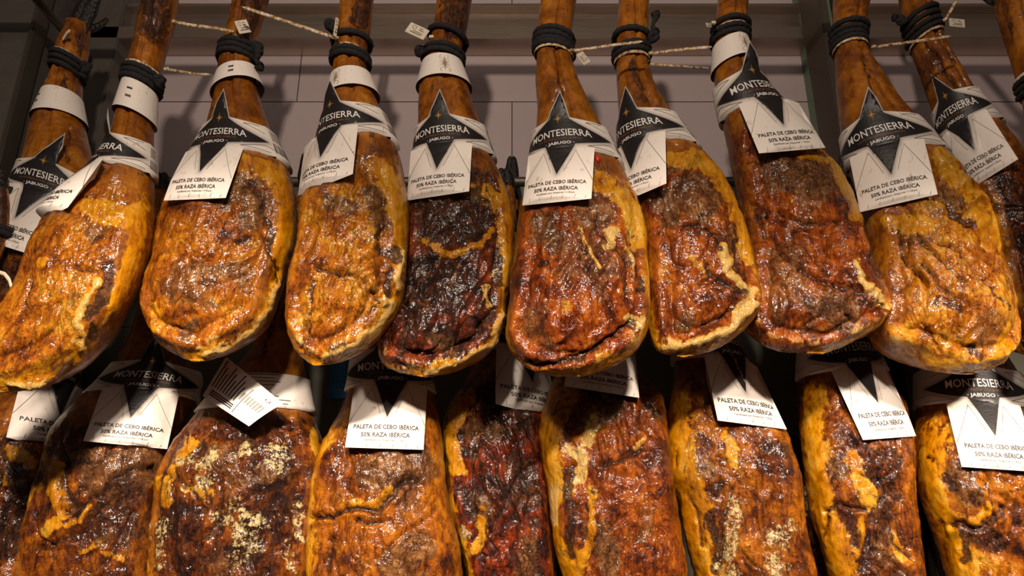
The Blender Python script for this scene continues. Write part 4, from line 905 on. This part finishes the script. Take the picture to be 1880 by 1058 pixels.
# ------------------------------------------------------------------ black ropes
zrail_u = pz(-95, 1.30)
def rope(hk, turns, text, rad=0.0060, knot=None, up=True):
    """turns: list of (y at the front, tilt); one cord wound round the ankle, two strands going up behind to the rail"""
    h = HAMS[hk]; parts = []; seg = 9
    path = []
    K = 60
    for i, (y, tl) in enumerate(turns):
        z0 = pz(y, h.D-0.035)
        for k in range(K+1):
            ang = -math.pi+2*math.pi*k/K; cx, a, b = [float(v) for v in hat(h, z0)]
            nz = z0
            if i+1 < len(turns) and k > K*0.8: nz = z0+(pz(turns[i+1][0], h.D-0.035)-z0)*((k/K-0.8)/0.2)*0.5
            if i > 0 and k < K*0.2: nz = z0+(pz(turns[i-1][0], h.D-0.035)-z0)*((0.2-k/K)/0.2)*0.5
            rr = rad*0.72
            path.append((cx+(a+rr)*math.sin(ang), float(yat(h, z0))-(b+rr)*math.cos(ang), nz+tl*math.sin(ang)*a))
    P = np.array(path); P = P[np.r_[True, np.linalg.norm(np.diff(P, axis=0), axis=1) > 1e-4]]
    t = np.arange(len(P)); w = rad*(1+0.10*np.sin(t*1.9)+0.05*np.sin(t*0.7))
    parts.append(tube(P, w, seg))
    ztop = max(pz(y, h.D-0.035) for y, _ in turns); cx, a, b = [float(v) for v in hat(h, ztop)]
    zr = zrail_u if hk[0] == 'U' else ZL
    if up:
        yb = float(yat(h, ztop))+b+rad*1.1; yr = YRU if hk[0] == 'U' else YRL
        ctop, atop = float(h.cx[0]), float(h.a[0]); zt_ = float(h.z[0]); dxz = (ctop-cx)/(zt_-ztop+1e-6) if zt_ > ztop else 0
        for s in (-1, 1):
            pf = yb/float(h.yc[0]); st = np.array([cx*pf+s*0.006, yb, ztop]); zm = min(max(zt_, ztop+0.02), zr-0.01) if zr > ztop+0.03 else ztop+0.01
            md = np.array([(cx+dxz*(zm-ztop))*pf+s*0.006, max(float(h.yc[0])+float(h.b[0])+rad*1.3, yb), zm]); en = np.array([md[0], yr, zr])
            parts.append(tube(smooth_path([st, md, en], 30), rad*0.8, 7))
    if knot:
        x, y, dx, dy = knot; kx, kz = unproj(x, y, h.D-0.02); kx, kz = float(kx), float(kz)
        K0 = np.array([kx, h.D-0.02, kz]); K1x, K1z = unproj(x+dx, y+dy, h.D-0.02); K1 = np.array([float(K1x), h.D-0.02, float(K1z)])
        j = np.linspace(0, 1, 16); parts.append(tube(np.array([K0+(K1-K0)*q+np.array([0.003*math.sin(q*9), 0, 0.003*math.cos(q*7)]) for q in j]), rad*(1.15+0.5*np.sin(j*8)), seg))
        ang = np.linspace(0, 2*math.pi, 22)[:-1]; parts.append(tube(np.stack([kx+0.007*np.cos(ang), K0[1]+0.004*np.sin(ang*2), kz+0.007*np.sin(ang)], 1), rad, 8, closed=True))
    V, F = join(parts)
    o = mesh_obj('rope', V, F, M['rope'], loc=(cx, h.D, ztop)); tag(o, text, 'rope', 'black cords tied round the ham ankles')
YRU = 1.42; YRL = 1.60; ZL = pz(334, YRL)
rope('U0', [(96,-.35),(106,-.35),(117,-.35)], 'black cord round the dark glossy shank at far left', knot=(158,122,-10,20))
rope('U1', [(120,-.30),(130,-.30),(139,-.30)], 'black cord on the tilted golden ham, above a creased paper band', knot=(292,148,-6,10))
rope('U2', [(72,-.10),(82,-.10),(92,-.10)], 'black cord with a hanging end on the ham with brown oval patch', knot=(472,86,2,42))
rope('U3', [(58,.0),(86,-.1),(95,-.1)], 'black cord wound in two separate loops on the smooth orange ham', knot=(607,45,3,16))
rope('U4', [(50,-.35),(82,-.15),(92,-.15)], 'black cord with a stub pointing left on the darkest upper ham', knot=(772,94,18,-4))
rope('U5', [(50,-.2),(60,-.25),(70,-.25),(77,-.25)], 'thick coil of black cord on the centre ham')
rope('U6', [(50,-.10),(75,.08),(86,.08)], 'black cord with a knotted end standing up, right of the centre ham', knot=(1200,68,2,-42))
rope('U7', [(30,.05),(45,.1),(56,.1)], 'black cord on the glossy reddish ham, above its paper band')
rope('U8', [(36,-.05),(48,-.05),(58,-.05),(67,-.05)], 'neat coil of black cord on the golden wrinkled ham at right')
rope('U9', [(14,.45),(26,.45),(38,.45),(48,.45)], 'coil of black cord with a stub at left, on the set-back ham at upper right', knot=(1656,37,-16,-3))
rope('U10', [(128,.2),(139,.2),(149,.2)], 'black cord on the shank at the right edge')
for k, nm in (('B1', 'dark ham behind the ham with a slanting label'), ('B2', 'dark ham behind the dark red one'), ('B3', 'dark ham behind the two-lobed one'), ('B4', 'dark ham behind the far left ones'), ('LL', 'ham cut off by the left edge'), ('L0', 'lower left edge ham'), ('L1', 'golden-edged lower ham'), ('L2', 'mould-crusted ham'), ('L3', 'ham with a long crease'), ('L4', 'dark red lower ham'), ('L5', 'pale-edged lower ham'), ('L6', 'ham with a slanting label'), ('L7', 'two-lobed lower ham'), ('L8', 'lower right edge ham')):
    y0 = {'L0': 372}.get(k, 385)
    rope(k, [(y0, 0), (y0+9, 0)], 'black cord tying the %s to the rail' % nm)

# rails the cords hang from
def rail(text, Y, z, r, m):
    t = np.linspace(-2.3, 2.3, 40); V, F = tube(np.stack([t, np.full(40, Y), np.full(40, z)], 1), r, 20)
    # brackets back to the wall
    parts = [(V, F)]
    for x in (-1.15, 0.84, 2.2): parts.append(tube(np.array([[x, Y, z], [x, (Y+YW)/2, z], [x, YW, z]]), r*0.7, 12))
    V, F = join(parts); o = mesh_obj('hanging_rail', V, F, m, loc=(0, Y, z)); tag(o, text, 'rail')
rail('steel hanging rail behind the upper hams at mid height', YRL, ZL, 0.012, M['steel_dark'])
rail('steel hanging rail above the upper hams', YRU, zrail_u, 0.014, M['steel_dark'])

# ------------------------------------------------------------------ cable ties and tags
def at(px, py, d):
    x, z = unproj(px, py, d); return np.array([float(x), d, float(z)])
def tie(hk, ring, head, tail, text, tagc=None, mat='tie_dirty', w=0.0024, extra=None):
    """ring (y, tilt, width) round the shank; head pixel; tail pixels; tagc (cx,cy,w,h,angle)"""
    h = HAMS[hk]; parts = []; F0 = h.D-0.045
    if ring:
        y, tl, wd = ring; z0 = pz(y, h.D-0.035); cx, a, b = [float(v) for v in hat(h, z0)]
        ang = np.linspace(-math.pi, math.pi, 73)[:-1]; R = 0.0035
        V = []; F = []
        for k, an in enumerate(ang):
            for (dr, dz) in ((0, wd), (0.0014, wd), (0.0014, -wd), (0, -wd)):
                V.append((cx+(a+R+dr)*math.sin(an), float(yat(h, z0))-(b+R+dr)*math.cos(an), z0+tl*math.sin(an)*a+dz))
        n = len(ang)
        for k in range(n):
            for j in range(4): F.append([k*4+j, k*4+(j+1) % 4, ((k+1) % n)*4+(j+1) % 4, ((k+1) % n)*4+j])
        parts.append((V, F))
    V0 = None
    root_loc = None
    if head is not None:
        hp = at(head[0], head[1], F0); v, f = box_vf(-0.0045, 0.0045, -0.003, 0.003, -0.0032, 0.0032, 0.0008)
        parts.append(([tuple(np.array(p)+hp) for p in v], f))
    if tail:
        d0, d1 = F0, F0-0.02
        pts = [at(x, y, d0+(d1-d0)*i/(max(1, len(tail)-1))) for i, (x, y) in enumerate(tail)]
        P = smooth_path(pts, 46); j = np.arange(46)
        wv = w*(1+0.16*(j % 2)); wv[-3:] *= np.array([0.85, 0.6, 0.25])
        parts.append(tube(P, wv, 8, flat=0.5))
    if extra:
        P = smooth_path([at(x, y, h.D+0.0) for x, y in extra], 30); parts.append(tube(P, w*0.8, 8, flat=0.5))
    V, F = join(parts); loc = np.array(V).mean(0)
    o = mesh_obj('cable_tie', V, F, M[mat], loc=tuple(loc), smooth=False); tag(o, text, 'cable tie', 'white plastic ties on the ham ankles')
    if tagc:
        x, y, tw, thh, an, yaw = tagc; c = at(x, y, F0-0.006)
        v, f = box_vf(-tw/2, tw/2, -0.0008, 0.0008, -thh/2, thh/2, 0.0007); v = np.array(v)
        ca, sa = math.cos(an), math.sin(an); cy, sy = math.cos(yaw), math.sin(yaw)
        def place(q):
            q = np.asarray(q, float); X = q[:, 0]*ca-q[:, 2]*sa; Zq = q[:, 0]*sa+q[:, 2]*ca; Yq = q[:, 1]
            return np.stack([X*cy-Yq*sy, X*sy+Yq*cy, Zq], 1)+c
        VV = [tuple(p) for p in place(v)]; FF = list(f); MI = [0]*len(f)
        def bar(x0, x1, z0, z1):
            n = len(VV); VV.extend([tuple(p) for p in place([(x0*tw, -0.0012, z0*thh), (x1*tw, -0.0012, z0*thh), (x1*tw, -0.0012, z1*thh), (x0*tw, -0.0012, z1*thh)])]); FF.append([n, n+1, n+2, n+3]); MI.append(1)
        bar(-.3, .3, -.30, -.24); bar(-.2, .32, -.14, -.09)
        for k in range(8):
            a0 = k*math.pi/4; bar(-.22+.1*math.cos(a0), -.18+.1*math.cos(a0), .18+.15*math.sin(a0), .24+.15*math.sin(a0))
        bar(.05, .3, .1, .15); bar(.05, .22, .26, .31)
        mesh_obj('tag', VV, FF, [M['tie'], M['text']], parent=o, midx=MI, smooth=False)
tie('U0', (92,-.35,.0024), None, None, 'white tie band on the dark glossy shank at far left')
tie('U0', None, None, [(116,72),(122,62),(128,56)], 'short cream tie stub beside the dark shank at far left', mat='tie', w=.004)
tie('U1', (113,-.30,.0022), (306,127), [(306,127),(330,131),(360,136),(388,137)], 'stained tie running right from the tilted golden ham')
tie('U2', (68,-.15,.0030), (426,58), [(424,57),(395,51),(350,46),(310,37),(272,26)], 'long stained tie running left from the ham with brown oval patch', tagc=(446,49,.024,.030,.45,.35), w=.0033)
tie('U3', (80,-.2,.0028), (618,70), [(616,70),(570,54),(510,34),(443,12)], 'long yellowed tie rising left from the smooth orange ham', tagc=(617,50,.008,.045,-.05,.9), w=.0034)
tie('U4', None, (792,68), None, 'blank yellowed card fixed above the band of the darkest ham', tagc=(766,57,.044,.026,-.5,0), mat='tie')
tie('U5', (84,-.22,.0026), (1051,93), [(1053,93),(1090,88),(1130,82),(1180,76)], 'ribbed tie running right from the centre ham', tagc=(1071,107,.026,.018,-.9,.3), w=.0030)
tie('U6', (95,.05,.0032), (1195,98), [(1197,98),(1240,92),(1280,88),(1307,86)], 'paired pale and rusty ties running right, beside the knotted cord end', w=.0032, extra=[(1190,108),(1195,118),(1240,121),(1300,126)])
tie('U7', (40,.1,.0022), (1310,42), None, 'thin white tie band on the glossy reddish ham', tagc=(1301,46,.014,.010,.3,.5), mat='tie')
tie('U8', (74,-.08,.0028), (1604,86), [(1606,86),(1650,80),(1700,73),(1746,66)], 'ribbed tie pointing right from the golden wrinkled ham', w=.0030)
tie('U9', (56,.38,.0030), (1732,38), [(1734,38),(1742,25),(1752,8),(1764,-12)], 'tie with a printed tag on the set-back ham at upper right', tagc=(1757,42,.034,.022,-.12,0), w=.0030)
tie('U10', (121,.2,.0034), None, None, 'white tie band on the shank at the right edge', mat='tie')

tie('LL', None, None, [(-6,499),(8,503),(17,514),(21,528)], 'curled white tie end at the left edge beside the tilted golden ham', mat='tie', w=.003)

# ------------------------------------------------------------------ small things
h = HAMS['U5']
c = at(1097, 293, h.D-0.066); v, f = [], []
import bmesh
bm = bmesh.new(); bmesh.ops.create_uvsphere(bm, u_segments=16, v_segments=10, radius=1)
for q in bm.verts:
    s = 1+0.15*math.sin(q.co.z*3); q.co = Vector((q.co.x*0.0048*s, q.co.y*0.005, q.co.z*0.0072))
v = [tuple(np.array(q.co)+c) for q in bm.verts]; bm.verts.index_update(); f = [[w.index for w in g.verts] for g in bm.faces]; bm.free()
o = mesh_obj('plastic_plug', v, f, M['red'], loc=tuple(c)); tag(o, 'small red plastic plug beside the label of the centre ham', 'plug')
c = at(627, 672, YW-0.017)
v, f = box_vf(-0.026, 0.026, -0.006, 0.005, -0.08, 0.075, 0.004)
o = mesh_obj('plastic_strip', [tuple(np.array(p)+c) for p in v], f, M['blue'], loc=tuple(c)); tag(o, 'blue plastic strip on the wall, in the gap under the smooth orange ham', 'strip')
print('DONE', len(bpy.data.objects))
